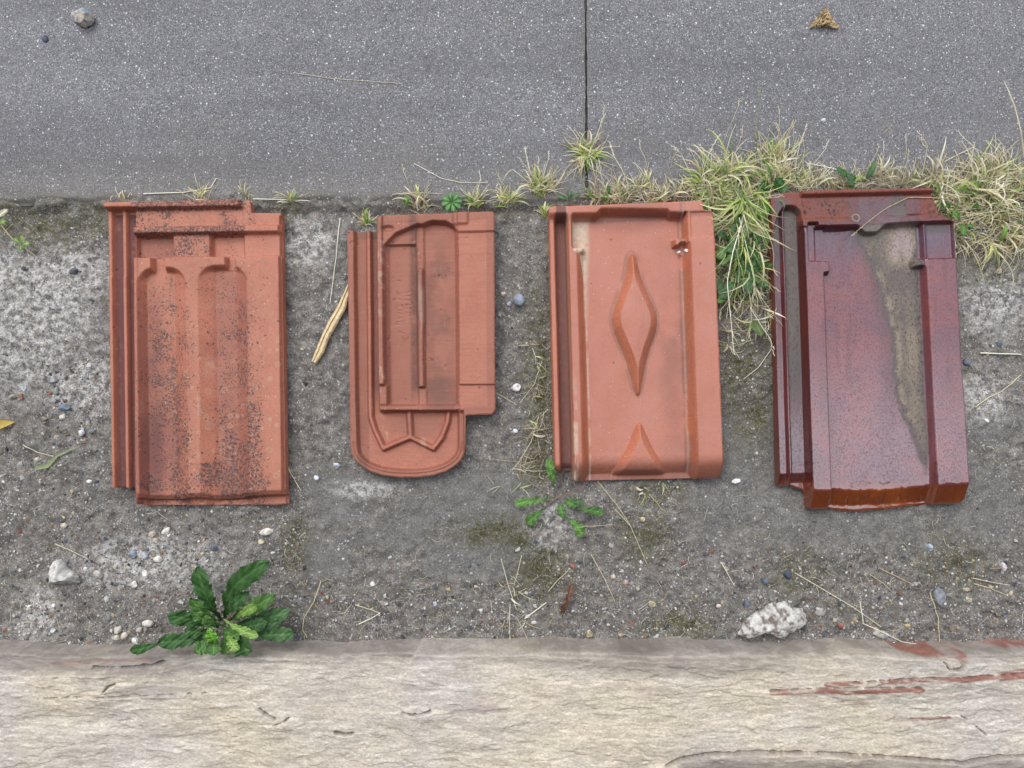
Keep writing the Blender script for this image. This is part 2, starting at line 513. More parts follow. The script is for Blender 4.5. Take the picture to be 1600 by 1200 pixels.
# dirt sheet reaching the horizon
xs = axis(-0.80, 0.80, 0.0019, 60.0); ys = axis(-0.62, 0.34, 0.0019, 60.0)[::-1]
X, Y = grid_xy(xs, ys)
PX, PY = proj(X, Y, 0)
near = (np.abs(X) < 1.2) & (np.abs(Y) < 1.2)
conc = np.maximum(box(PX, PY, 475, 830, 735, 905, 30) * 0.9, box(PX, PY, 1080, 1600, 640, 850, 60) * 0.7)
conc = conc * sm(fbm(PX, PY, 90, oct=4, seed=3), .3, .5)
Z = 0.010 * (fbm(PX, PY, 170, oct=4, seed=1) - .5)
Z += (1 - conc * .7) * (0.012 * (fbm(PX, PY, 36, oct=4, seed=5, g=.62) - .5) + 0.0060 * (fbm(PX, PY, 13, oct=3, seed=9) - .5) + 0.0018 * (fbm(PX, PY, 5, oct=1, seed=12) - .5))
# shallow trough beside the paving edge
Z += 0.0095 * band(PY, 300, 328, 16) * (.45 + .55 * sm(fbm(PX, PY, 40, oct=3, seed=44), .3, .6))
Z = np.where(near, Z, 0) - 0.002
pale = np.zeros_like(PX)
for b in ((30, 520, 120, 90), (50, 500, 90, 90), (90, 480, 60, 60), (110, 430, 60, 50), (130, 600, 60, 50), (60, 440, 60, 40), (30, 430, 60, 50), (480, 380, 40, 40),
          (1560, 470, 50, 50), (570, 765, 50, 14), (860, 820, 40, 40), (1540, 620, 40, 40), (60, 960, 40, 40), (230, 880, 120, 40)):
    pale = np.maximum(pale, blob(PX, PY, *b, soft=.6))
moss = np.zeros_like(PX)
for b in ((60, 350, 120, 40), (140, 340, 60, 30), (840, 560, 28, 110), (845, 690, 30, 70), (1160, 570, 45, 60), (1175, 640, 40, 60), (780, 830, 80, 26), (850, 890, 50, 50),
          (1030, 770, 40, 30), (1010, 840, 40, 40), (1490, 880, 50, 40), (460, 850, 25, 50), (1060, 980, 60, 26), (850, 620, 25, 60), (1570, 420, 60, 30), (1250, 900, 40, 40)):
    moss = np.maximum(moss, blob(PX, PY, *b, soft=.6) * .9)
moss = np.maximum(moss, band(PY, 316, 346, 14) * sm(fbm(PX, PY, 50, seed=22), .4, .6) * .8)
C = np.stack([pale, moss, conc], -1).reshape(-1, 3)
V = np.stack([X, Y, Z], -1).reshape(-1, 3)
DIRT_X, DIRT_Y, DIRT_Z = xs, ys[::-1], Z[::-1]
o = make_mesh('ground', V, grid_faces(len(xs), len(ys)), M_DIRT, cols=C)
tag(o, kind='structure')

def ground_z(x, y):
    ix = int(np.clip(np.searchsorted(DIRT_X, x), 0, len(DIRT_X) - 1))
    iy = int(np.clip(np.searchsorted(DIRT_Y, y), 0, len(DIRT_Y) - 1))
    z = float(DIRT_Z[iy, ix])
    px, py = proj(x, y, 0)
    if py < 316: z = max(z, 0.0075)
    return z

# paving: two cast slabs with an open joint
SEAM = lambda py: 914.5 + 0.013 * py
def slab(side):
    if side < 0: cols = np.concatenate([[-60, -20, -6, -2, -1.2], np.linspace(0, 1, 420)])
    else: cols = np.concatenate([np.linspace(0, 1, 340), [1.2, 2, 6, 20, 60]])
    rows_ = np.concatenate([[60, 20, 6, 2, 1.0], np.linspace(0.56, 0, 330)])
    seamx = unproj(SEAM(100), 100, 0.008)[0]
    if side < 0: xx = np.where(cols < -1, cols, -0.80 + (cols) * (seamx - 0.0012 + 0.80))
    else: xx = np.where(cols > 1, cols, seamx + 0.0012 + cols * (0.80 - seamx - 0.0012))
    Xg, R = np.meshgrid(xx, rows_)
    px_, _ = proj(Xg, 0.25, 0)
    ylo = unproj(0, 318 + edge_noise(px_[0]), 0.008)[1]
    Yg = np.where(R > 0.57, R, ylo[None, :] + R)
    PXs, PYs = proj(Xg, Yg, 0)
    Xg = Xg + np.where(np.abs(Xg - seamx) < .02, side * 0.0034 * (fbm(PYs, PYs * 0 + side * 3, 16, oct=6, seed=60, g=.65) - .42), 0)
    wav = 0.0016 * (fbm(PXs, PYs, 120, 60, oct=3, seed=30) - .5)
    Zg = 0.0085 + wav + 0.0007 * (fbm(PXs, PYs, 4, oct=2, seed=31) - .5)
    d = Yg - ylo[None, :]
    rr = 0.014 * (0.2 + 1.4 * fbm(PXs, PYs, 30, oct=4, seed=33))
    Zg -= 0.006 * (1 - sm(d, 0, rr)) ** 2 * 1.0
    ds = np.abs(Xg - seamx)
    Zg -= 0.0012 * (1 - sm(ds, 0.0016, 0.005))
    stain = sm(fbm(PXs, PYs, 700, 60, oct=5, seed=34), .42, .7) * .45 + band(PYs, 70, 112, 30) * .25 + band(PYs, 215, 262, 40) * .2
    edge = np.maximum((1 - sm(d, 0.004, 0.035)) * 1.0, (1 - sm(d, 0.01, 0.09)) * .55)
    edge = np.maximum(edge, (1 - sm(ds, 0.002, 0.007)) * .5)
    edge = np.maximum(edge, .5 * sm(fbm(PXs, PYs, 160, oct=5, seed=36), .52, .7) * sm(PYs, 150, 300))
    ny, nx = Xg.shape
    V = [np.stack([Xg, Yg, Zg], -1).reshape(-1, 3)]
    Cc = [np.stack([stain, edge, edge * 0], -1).reshape(-1, 3)]
    F = [grid_faces(nx, ny)]
    # skirts down along the joint and the front edge
    def skirt(idx):
        top = V[0][idx]; n0 = sum(len(v) for v in V)
        V.append(top.copy()); low = top.copy(); low[:, 2] = -0.02; V.append(low)
        Cc.append(np.tile([[.5, 1, 0]], (2 * len(idx), 1)))
        k = len(idx); i = np.arange(k - 1)
        F.append(np.stack([n0 + i, n0 + k + i, n0 + k + i + 1, n0 + i + 1], -1))
    skirt((ny - 1) * nx + np.arange(nx))
    skirt(np.arange(ny) * nx + (nx - 1 if side < 0 else 0))
    o = make_mesh('pavement', np.concatenate(V), np.concatenate(F), M_PAVE, cols=np.concatenate(Cc))
    tag(o, kind='structure')
slab(-1); slab(1)

# layered sandstone ledge in the foreground
def ledge():
    lx = np.linspace(-110, 1710, 1180); ly = np.linspace(990, 1500, 430)
    PXl, PYl = np.meshgrid(lx, ly)
    edge = 1016 + 11 * (fbm(lx, lx * 0, 110, oct=7, seed=70, g=.64) - .5) * 2 + 5 * blob(lx, lx * 0, 120, 0, 160, 1)
    d = PYl - edge[None, :]
    shelf = np.interp(lx, [-110, 0, 140, 260, 300, 350, 430, 440, 560, 640, 655, 800, 900, 1080, 1200, 1290, 1330, 1420, 1500, 1710], [1056, 1054, 1052, 1046, 1034, 1026, 1024, 1026, 1033, 1032, 1012, 1016, 1026, 1030, 1030, 1026, 1018, 1028, 1034, 1030])
    shelf = shelf + 9 * (fbm(lx, lx * 0, 46, oct=6, seed=73, g=.65) - .5)
    ds = PYl - shelf[None, :]
    rise = -0.022 + 0.062 * sm(d, -4, 10) + 0.012 * sm(ds + 3 * (fbm(PXl, PYl, 10, oct=3, seed=75) - .5), -1, 3.5)
    t1 = fbm(PXl, PYl, 190, 62, oct=6, seed=71, g=.55)
    t2 = fbm(PXl, PYl, 90, 34, oct=6, seed=76, g=.6)
    strat = np.floor(t1 * 9) / 9 + sm((t1 * 9) % 1, .86, 1.0) / 9
    strat2 = np.floor(t2 * 8) / 8 + sm((t2 * 8) % 1, .8, 1.0) / 8
    Zl = rise + 0.010 * (strat - .5) * sm(d, 0, 20) + 0.0035 * (strat2 - .5) * sm(d, 0, 12)
    Zl += 0.0016 * (fbm(PXl, PYl, 34, 9, oct=5, seed=79, g=.6) - .5) + 0.004 * (fbm(PXl, PYl, 70, 40, oct=3, seed=80) - .5)
    # broken edges and cracks traced from the stone
    def crack(pts, w=2.5, dep=0.006, stepz=0.004):
        nonlocal Zl, darkm
        dd, cx, cy = seg_dist(PXl, PYl, pts, closed=False)
        dd = dd + 4.5 * (fbm(PXl, PYl, 8, oct=4, seed=83) - .42)
        Zl = Zl - dep * (1 - sm(dd, w * .3, w))
        below = (PYl > cy) * (1 - sm(dd, 2, 40))
        Zl = Zl + stepz * below
        darkm = np.maximum(darkm, (1 - sm(dd, w * .2, w)) * .5)
    darkm = np.zeros_like(PXl)
    crack([(1040, 1196), (1062, 1184), (1110, 1176), (1180, 1174), (1260, 1175), (1330, 1178)], 3, .008, .007)
    crack([(1330, 1178), (1450, 1186), (1500, 1190), (1560, 1180), (1620, 1182)], 2.5, .006, .006)
    crack([(163, 1082), (170, 1073), (182, 1068)], 3, .008, .006)
    crack([(407, 1108), (415, 1115), (430, 1122)], 2.5, .007, .004)
    crack([(430, 1132), (445, 1126), (452, 1122)], 2.5, .007, .004)
    crack([(628, 1112), (645, 1117), (672, 1111)], 2.5, .008, .004)
    crack([(526, 1144), (540, 1148), (552, 1145)], 4, .008, .002)
    crack([(60, 1092), (250, 1086), (340, 1082)], 1.5, .003, .003)
    crack([(1475, 1036), (1482, 1046), (1500, 1046), (1506, 1038)], 3, .008, .005)
    crack([(1524, 1135), (1540, 1148)], 2, .006, .002)
    crack([(1500, 1118), (1512, 1125)], 1.6, .005, .002)
    crack([(1200, 1080), (1260, 1076), (1340, 1072), (1436, 1074)], 2, .003, .003)
    crack([(1320, 1066), (1400, 1062), (1560, 1055), (1600, 1052)], 2, .004, .004)
    crack([(975, 1017), (1010, 1024), (1030, 1018)], 3, .006, .003)
    crack([(140, 1046), (180, 1048), (230, 1044), (250, 1038)], 2.5, .006, .005)
    red = np.zeros_like(PXl)
    def stripe(pts, wd):
        nonlocal red
        dd, cx, cy = seg_dist(PXl, PYl, pts, closed=False)
        dd = dd + 5 * (fbm(PXl, PYl, 30, 7, oct=4, seed=88) - .5)
        red = np.maximum(red, 1 - sm(dd, wd - 1, wd + 1.2))
    stripe([(1205, 1081), (1300, 1078), (1436, 1076)], 3.6)
    stripe([(1290, 1068), (1420, 1063), (1560, 1056)], 2.6)
    stripe([(1560, 1054), (1600, 1053), (1700, 1056)], 6.5)
    stripe([(1312, 1098), (1340, 1095), (1346, 1094)], 3.2)
    stripe([(1395, 1124), (1430, 1123), (1482, 1120)], 2.6)
    stripe([(1420, 1018), (1460, 1022), (1500, 1026), (1512, 1030)], 7)
    stripe([(1400, 1013), (1500, 1017), (1600, 1016), (1700, 1018)], 4.5)
    stripe([(70, 1042), (140, 1038), (230, 1035)], 3)
    red *= np.where(PXl < 400, .45, 1) * (.15 + .85 * sm(fbm(PXl, PYl, 50, 10, oct=6, seed=89, g=.65), .36, .54))
    grey = (1 - sm(ds, -3, 4)) * .95
    grey = np.maximum(grey, (1 - sm(d, 12, 40)) * .4)
    grey = np.maximum(grey, box(PXl, PYl, 1060, 1700, 1182, 1600, 14) * .6)
    grey = np.maximum(grey, blob(PXl, PYl, 180, 1040, 170, 16) * .8)
    grey = np.maximum(grey, blob(PXl, PYl, 520, 1018, 130, 14) * .8)
    grey = np.maximum(grey, blob(PXl, PYl, 1050, 1035, 230, 22) * .7)
    grey = np.maximum(grey, blob(PXl, PYl, 250, 1080, 60, 9) * .6)
    darkm = np.maximum(darkm, blob(PXl, PYl, 1000, 1022, 40, 7) * .6)
    pit = sm(fbm(PXl, PYl, 26, 9, oct=3, seed=90), .74, .80)
    Xw, Yw = unproj(PXl, PYl, 0.05)
    Zl[0, :] = -0.03
    ny, nx = PXl.shape
    V = np.stack([Xw, Yw, Zl], -1).reshape(-1, 3)
    o = make_mesh('stone_ledge', V, grid_faces(nx, ny), M_LEDGE, cols=np.stack([red, grey, darkm], -1).reshape(-1, 3))
    tag(o, 'long weathered cream sandstone ledge with red streaks along the bottom edge', 'stone ledge')
    return ny
ledge()

# unseen house wall, added to block the south sky and darken glaze reflections
def unseen_house_wall():
    y0 = float(unproj(800, 1470, 0.05)[1])
    n = NT('unseen_wall_dark')
    f = n.noise(20, 5, 0.6)
    m = n.set(Base_Color=n.ramp(f, [(0.3, lin(40, 35, 31)), (0.7, lin(56, 49, 43))]), Roughness=0.9, Normal=n.bump(n.noise(200, 4), 0.5, 0.002))
    V = []; F = []
    def bx(x0, x1, ya, yb, z0, z1):
        b = len(V)
        for z in (z0, z1):
            for (x, y) in ((x0, ya), (x1, ya), (x1, yb), (x0, yb)): V.append((x, y, z))
        for q in ((0, 3, 2, 1), (4, 5, 6, 7), (0, 1, 5, 4), (1, 2, 6, 5), (2, 3, 7, 6), (3, 0, 4, 7)): F.append([b + i for i in q])
    bx(-6, 6, y0 - 0.35, y0, -0.05, 3.2)
    bx(-6.1, 6.1, y0 - 0.4, y0 + 0.06, 3.2, 3.32)
    o = make_mesh('unseen_house_wall', np.array(V), np.array(F), m, smooth=False)
    tag(o, 'unseen dark brown house wall added behind the sandstone ledge to block the southern sky', 'wall')
unseen_house_wall()

# ------------------------------------------------------------------ roof tiles
class TileBuilder:
    """height field in the tile's own slightly sheared frame, measured in photo pixels (1 px = about 0.86 mm)"""
    def __init__(s, u0, v0, sl, sr, uw, tt, tb, vh, zref=0.022, step=1.15):
        s.u0, s.v0, s.sl, s.sr, s.uw, s.tt, s.tb, s.vh, s.zref, s.step = u0, v0, sl, sr, uw, tt, tb, vh, zref, step
    def fwd(s, u, v):
        k = s.sl + (s.sr - s.sl) * (u - s.u0) / s.uw
        t = s.tt + (s.tb - s.tt) * (v - s.v0) / s.vh
        return u + k * (v - s.v0), v + t * (u - s.u0)
    def inv(s, P):
        out = []
        for (x, y) in P:
            u, v = x, y
            for _ in range(12):
                fx, fy = s.fwd(u, v)
                u += x - fx; v += y - fy
            out.append((u, v))
        return out
    def build(s, root, outline, hf, maskf, partf, mat, names, zbot=3.0, rnd=1.8, gain=1.4):
        P = outline
        us = np.arange(min(p[0] for p in P) - 2, max(p[0] for p in P) + 3, s.step)
        vs = np.arange(min(p[1] for p in P) - 2, max(p[1] for p in P) + 3, s.step)
        U, Vv = np.meshgrid(us, vs)
        # put a grid line exactly on the straight edges is not needed: border vertices are snapped to the outline
        cu = (U[:-1, :-1] + U[1:, 1:]) / 2; cv = (Vv[:-1, :-1] + Vv[1:, 1:]) / 2
        keep = inside(cu, cv, P)
        ny, nx = U.shape
        cnt = np.zeros((ny, nx), int)
        for dy in (0, 1):
            for dx in (0, 1):
                cnt[dy:ny - 1 + dy, dx:nx - 1 + dx] += keep
        d, qx, qy = seg_dist(U, Vv, P)
        edge = (cnt > 0) & (cnt < 4)
        U = np.where(edge, qx, U); Vv = np.where(edge, qy, Vv); d = np.where(edge, 0, d)
        H = 8 + (hf(U, Vv, d) - 8) * gain
        # soften arrises the way pressed clay does
        for _ in range(1):
            Hp = np.pad(H, 1, mode='edge')
            Hs = (Hp[:-2, 1:-1] + Hp[2:, 1:-1] + Hp[1:-1, :-2] + Hp[1:-1, 2:] + 4 * H) / 8
            H = Hs
        r = rnd
        dn = d + 0.7 * (fbm(U, Vv, 9, oct=3, seed=120) - .5)
        H = H - np.where(dn < r, (r - np.sqrt(np.maximum(r * r - (r - np.clip(dn, 0, r)) ** 2, 0))), 0) * .9
        H = np.maximum(H, zbot + .5)
        px, py = s.fwd(U, Vv)
        Xw, Yw = unproj(px, py, s.zref)
        Zw = H * 0.001
        # analytic normals for seamless parts
        P3 = np.stack([Xw, Yw, Zw], -1)
        gu = np.zeros_like(P3); gv = np.zeros_like(P3)
        gu[:, 1:-1] = P3[:, 2:] - P3[:, :-2]; gu[:, 0] = P3[:, 1] - P3[:, 0]; gu[:, -1] = P3[:, -1] - P3[:, -2]
        gv[1:-1] = P3[2:] - P3[:-2]; gv[0] = P3[1] - P3[0]; gv[-1] = P3[-1] - P3[-2]
        N = np.cross(gv, gu); N /= np.linalg.norm(N, axis=-1, keepdims=True) + 1e-12
        N[edge] = N[edge] * .6
        C = maskf(U, Vv, d)
        part = partf(cu, cv)
        idx = np.arange(ny * nx).reshape(ny, nx)
        P3 = P3.reshape(-1, 3); N = N.reshape(-1, 3); C = C.reshape(-1, C.shape[-1])
        lx, ly, _z = root.location
        for pid, nm in enumerate(names):
            kk = keep & (part == pid)
            if not kk.any(): continue
            ii, jj = np.nonzero(kk)
            F = np.stack([idx[ii, jj], idx[ii + 1, jj], idx[ii + 1, jj + 1], idx[ii, jj + 1]], -1)
            used, invx = np.unique(F, return_inverse=True)
            Vp = P3[used]; Np = N[used]; Cp = C[used]
            F = invx.reshape(F.shape)
            # skirt where a kept cell borders the outside
            kp = np.pad(keep, 1)
            sk = []
            for (di, dj, a_, b_) in ((-1, 0, (0, 1), (0, 0)), (1, 0, (1, 0), (1, 1)), (0, -1, (0, 0), (1, 0)), (0, 1, (1, 1), (0, 1))):
                m_ = ~kp[ii + 1 + di, jj + 1 + dj]
                sk.append(np.stack([idx[ii[m_] + a_[0], jj[m_] + a_[1]], idx[ii[m_] + b_[0], jj[m_] + b_[1]]], -1))
            sk = np.concatenate(sk)
            if len(sk):
                su, si = np.unique(sk, return_inverse=True)
                si = si.reshape(sk.shape)
                top = P3[su].copy(); low = top.copy(); low[:, 2] = zbot * .001
                # outward direction from edge segments
                nn = np.zeros_like(top)
                ev = P3[sk[:, 1]] - P3[sk[:, 0]]
                en = np.stack([-ev[:, 1], ev[:, 0], ev[:, 2] * 0], -1)
                np.add.at(nn, si[:, 0], en); np.add.at(nn, si[:, 1], en)
                nn /= np.linalg.norm(nn, axis=-1, keepdims=True) + 1e-12
                n0 = len(Vp); k = len(su)
                Fs = np.stack([n0 + si[:, 0], n0 + si[:, 1], n0 + k + si[:, 1], n0 + k + si[:, 0]], -1)
                # orient outward
                test = np.cross(top[si[:, 1]] - top[si[:, 0]], low[si[:, 1]] - top[si[:, 1]])
                cc = np.stack([cu[0, 0] * 0], -1)
                Vp = np.concatenate([Vp, top, low]); 
                cen = P3[idx[keep.nonzero()[0][::50], keep.nonzero()[1][::50]]].mean(0)
                flip = np.median((nn[si[:, 0]] * (top[si[:, 0]] - cen)).sum(1)) < 0
                if flip: nn = -nn
                Np = np.concatenate([Np, nn, nn]); Cp = np.concatenate([Cp, C[su], C[su]])
                if np.median((test * nn[si[:, 0]]).sum(1)) < 0: Fs = Fs[:, ::-1]
                F = np.concatenate([F, Fs])
            Vp = Vp - np.array([[lx, ly, 0]])
            make_mesh(nm, Vp, F, mat, parent=root, cols=Cp, normals=Np)

def tile_root(name, px, py, label, cat='roof tile', group='old roof tiles laid out in a row'):
    x, y = unproj(px, py, 0.0)
    o = empty(name, (float(x), float(y), 0))
    return tag(o, label, cat, group)

# --- tile 1: flat interlocking tile, spotted with dark lichen
def tile_one():
    r = tile_root('roof_tile', 305, 555, 'orange clay tile spotted with black lichen, leftmost of the four roof tiles')
    T = TileBuilder(165, 318, 0.0135, 0.0142, 273, -0.016, 0.0, 470)
    bl = T.inv([(213.4, 791.5)])[0]; br = T.inv([(445.5, 788)])[0]
    ol = [T.inv([p])[0] for p in ((165, 318), (389.5, 312.5), (391.5, 331.5), (438.3, 332.5), (441.3, 520), (445, 776), (445.5, 788), (436, 790), (218, 791.8), (214.5, 788), (213.2, 763.5), (172, 763))]
    def hf(X, Y, d):
        w_ = fbm(X, Y, 60, oct=3, seed=130) * 1.6 - .8
        W = 1.6
        n209 = 208.8 - 0.006 * (Y - 318)
        # left interlock
        L = 9 + 5.0 * band(X, 163, 172.0, 2.6) + 4.6 * band(X, 186.6, 194.0, 2.6)
        L += 0.8 * sm(Y, 430, 433) * (band(X, 163, 172.5, 3) + band(X, 186, 194, 3))
        # main
        xx = X
        val = 8.5 * sm(xx, 216, 226) * (1 - sm(xx, 270, 292)) * sm(Y, 421 + 12 * ((X - 253) / 36) ** 4, 428 + 12 * ((X - 253) / 36) ** 4)
        v1 = 8.5 * np.clip((xx - 215) / 9, 0, 1) * np.clip((291 - xx) / 24, 0, 1)
        arch1 = 419 + 18 * np.clip(np.abs((X - 253) / 37), 0, 1.2) ** 4
        v1 = v1 * sm(Y, arch1 - 1, arch1 + 8)
        v2 = 8.5 * np.clip((xx - 309) / 24, 0, 1) * np.clip((386 - xx) / 22, 0, 1)
        arch2 = 417 + 18 * np.clip(np.abs((X - 347) / 38), 0, 1.2) ** 4
        v2 = v2 * sm(Y, arch2 - 1, arch2 + 8)
        M = 21 - v1 - v2
        M += 1.0 * band(X, 211, 216, 3)
        # gutter notches through the bridge
        M = np.minimum(M, mix(30, 12.5, band(X, 236, 258, 7) * band(Y, 398, 440, 6)))
        M = np.minimum(M, mix(30, 13.5, band(X, 352, 368, 5) * band(Y, 398, 440, 6)))
        head = np.full_like(X, 16.0)
        head = mix(head, 17.0, sm(X, 376, 380))
        head = mix(head, 23.0, band(Y, 300, 327, 5) * (1 - sm(X, 374, 378)))
        head = mix(head, 22.0, band(Y, 356, 367.5, 4))
        row = np.full_like(X, 17.5)
        row = mix(row, 9.5, band(X, 211, 268, 4)); row = mix(row, 10.5, band(X, 328, 379, 6))
        row = mix(row, 16.0, sm(X, 379, 383))
        M2 = mix(head, row, sm(Y, 367, 372))
        M2 = mix(M2, M, sm(Y, 402, 404.5))
        H = mix(L, M2, sm(X, n209 - 1.4, n209 + 1.4))
        H = mix(H, np.full_like(X, 22.5), band(Y, 300, 327, 4) * (1 - sm(X, 374, 378)))
        # right lip line
        H -= 5.0 * sm(X, 435.4, 437.0) * sm(Y, 340, 344)
        # nose: rolls down with the profile, then a thin drip lip
        prof = 779 + 4.0 * sm(v1 + v2, 0, 8) - 3 * sm(X, 330, 395) - 2 * sm(X, 385, 430)
        core = sm(Y, prof - 10, prof - 1) * 3.5 + sm(Y, prof - 2, prof + 3) * 9
        H = mix(H, H - core, sm(X, 208, 212))
        H = np.where((Y > 786.5) & (X > 209), np.minimum(H, 9), H)
        H += w_ * .4
        return H
    def mf(X, Y, d):
        big = fbm(X, Y, 45, oct=4, seed=140)
        dk = np.full_like(X, .42)
        dk += 1.3 * band(Y, 310, 331, 5) * sm(X, 195, 225) * (1 - sm(X, 370, 392)) * sm(big, .1, .35)
        dk += 1.1 * band(Y, 355, 371, 4) * band(X, 208, 385, 6) * sm(big, .05, .3)
        dk += .55 * band(Y, 332, 355, 4) * sm(big, .4, .6) * band(X, 205, 400, 10)
        dk += .45 * box(X, Y, 270, 330, 368, 403, 8)
        dk += .42 * band(X, 335, 392, 22) * sm(Y, 420, 520) + .25 * band(X, 225, 300, 20) * sm(Y, 430, 520)
        dk += .45 * band(X, 262, 292, 12) * sm(Y, 560, 680)
        dk += .35 * band(X, 385, 408, 10) * sm(Y, 520, 620)
        dk += .30 * band(X, 225, 270, 20) * sm(Y, 430, 460) * (1 - sm(Y, 600, 680))
        dk += 1.0 * blob(X, Y, 322, 740, 18, 18, .4) + .7 * blob(X, Y, 230, 757, 16, 12)
        dk += .6 * blob(X, Y, 368, 760, 18, 16) + .4 * band(Y, 745, 782, 20) * sm(X, 250, 300)
        dk += .25 * band(X, 185, 196, 3) * (1 - sm(Y, 400, 470)) + .2 * band(X, 165, 171, 3) * (1 - sm(Y, 400, 430))
        dk += .5 * blob(X, Y, 178, 748, 14, 22)
        dk *= .68 + .42 * sm(fbm(X, Y, 22, oct=4, seed=147), .3, .65)
        dk *= np.where(X < 209, .55, 1) * (1 - .6 * sm(X, 412, 425)) 
        pale = .55 * blob(X, Y, 326, 620, 10, 60) * sm(big, .4, .6)
        oli = .38 * band(X, 214, 245, 18) * sm(Y, 430, 520) + .4 * box(X, Y, 211, 272, 370, 404, 6) + .4 * blob(X, Y, 245, 700, 35, 60)
        oli += 1.0 * (band(X, 173.5, 186, 2) + band(X, 195, 208, 2)) * sm(Y, 330, 334) + .3 * box(X, Y, 330, 386, 430, 780, 12)
        disc = np.clip(sm(Y, 400, 640), 0, 1)
        return np.stack([np.clip(dk, 0, 1), np.clip(pale, 0, 1), np.clip(oli, 0, 1), disc * sm(X, 208, 214)], -1)
    def pf(X, Y):
        n209 = 208.8 - 0.006 * (Y - 318)
        p = np.zeros(X.shape, int)
        p = np.where(X < n209, 1, p)
        p = np.where(Y < 331.5, 2, p)
        return p
    m = mat_clay('orange_clay', lin(158, 92, 70), lin(172, 106, 82), discs=True, spots=1.0, dust_sheen=lin(172, 122, 102), dust_sheen_amt=.5, soilc=lin(98, 56, 54))
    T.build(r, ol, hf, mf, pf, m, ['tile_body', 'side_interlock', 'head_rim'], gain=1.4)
tile_one()

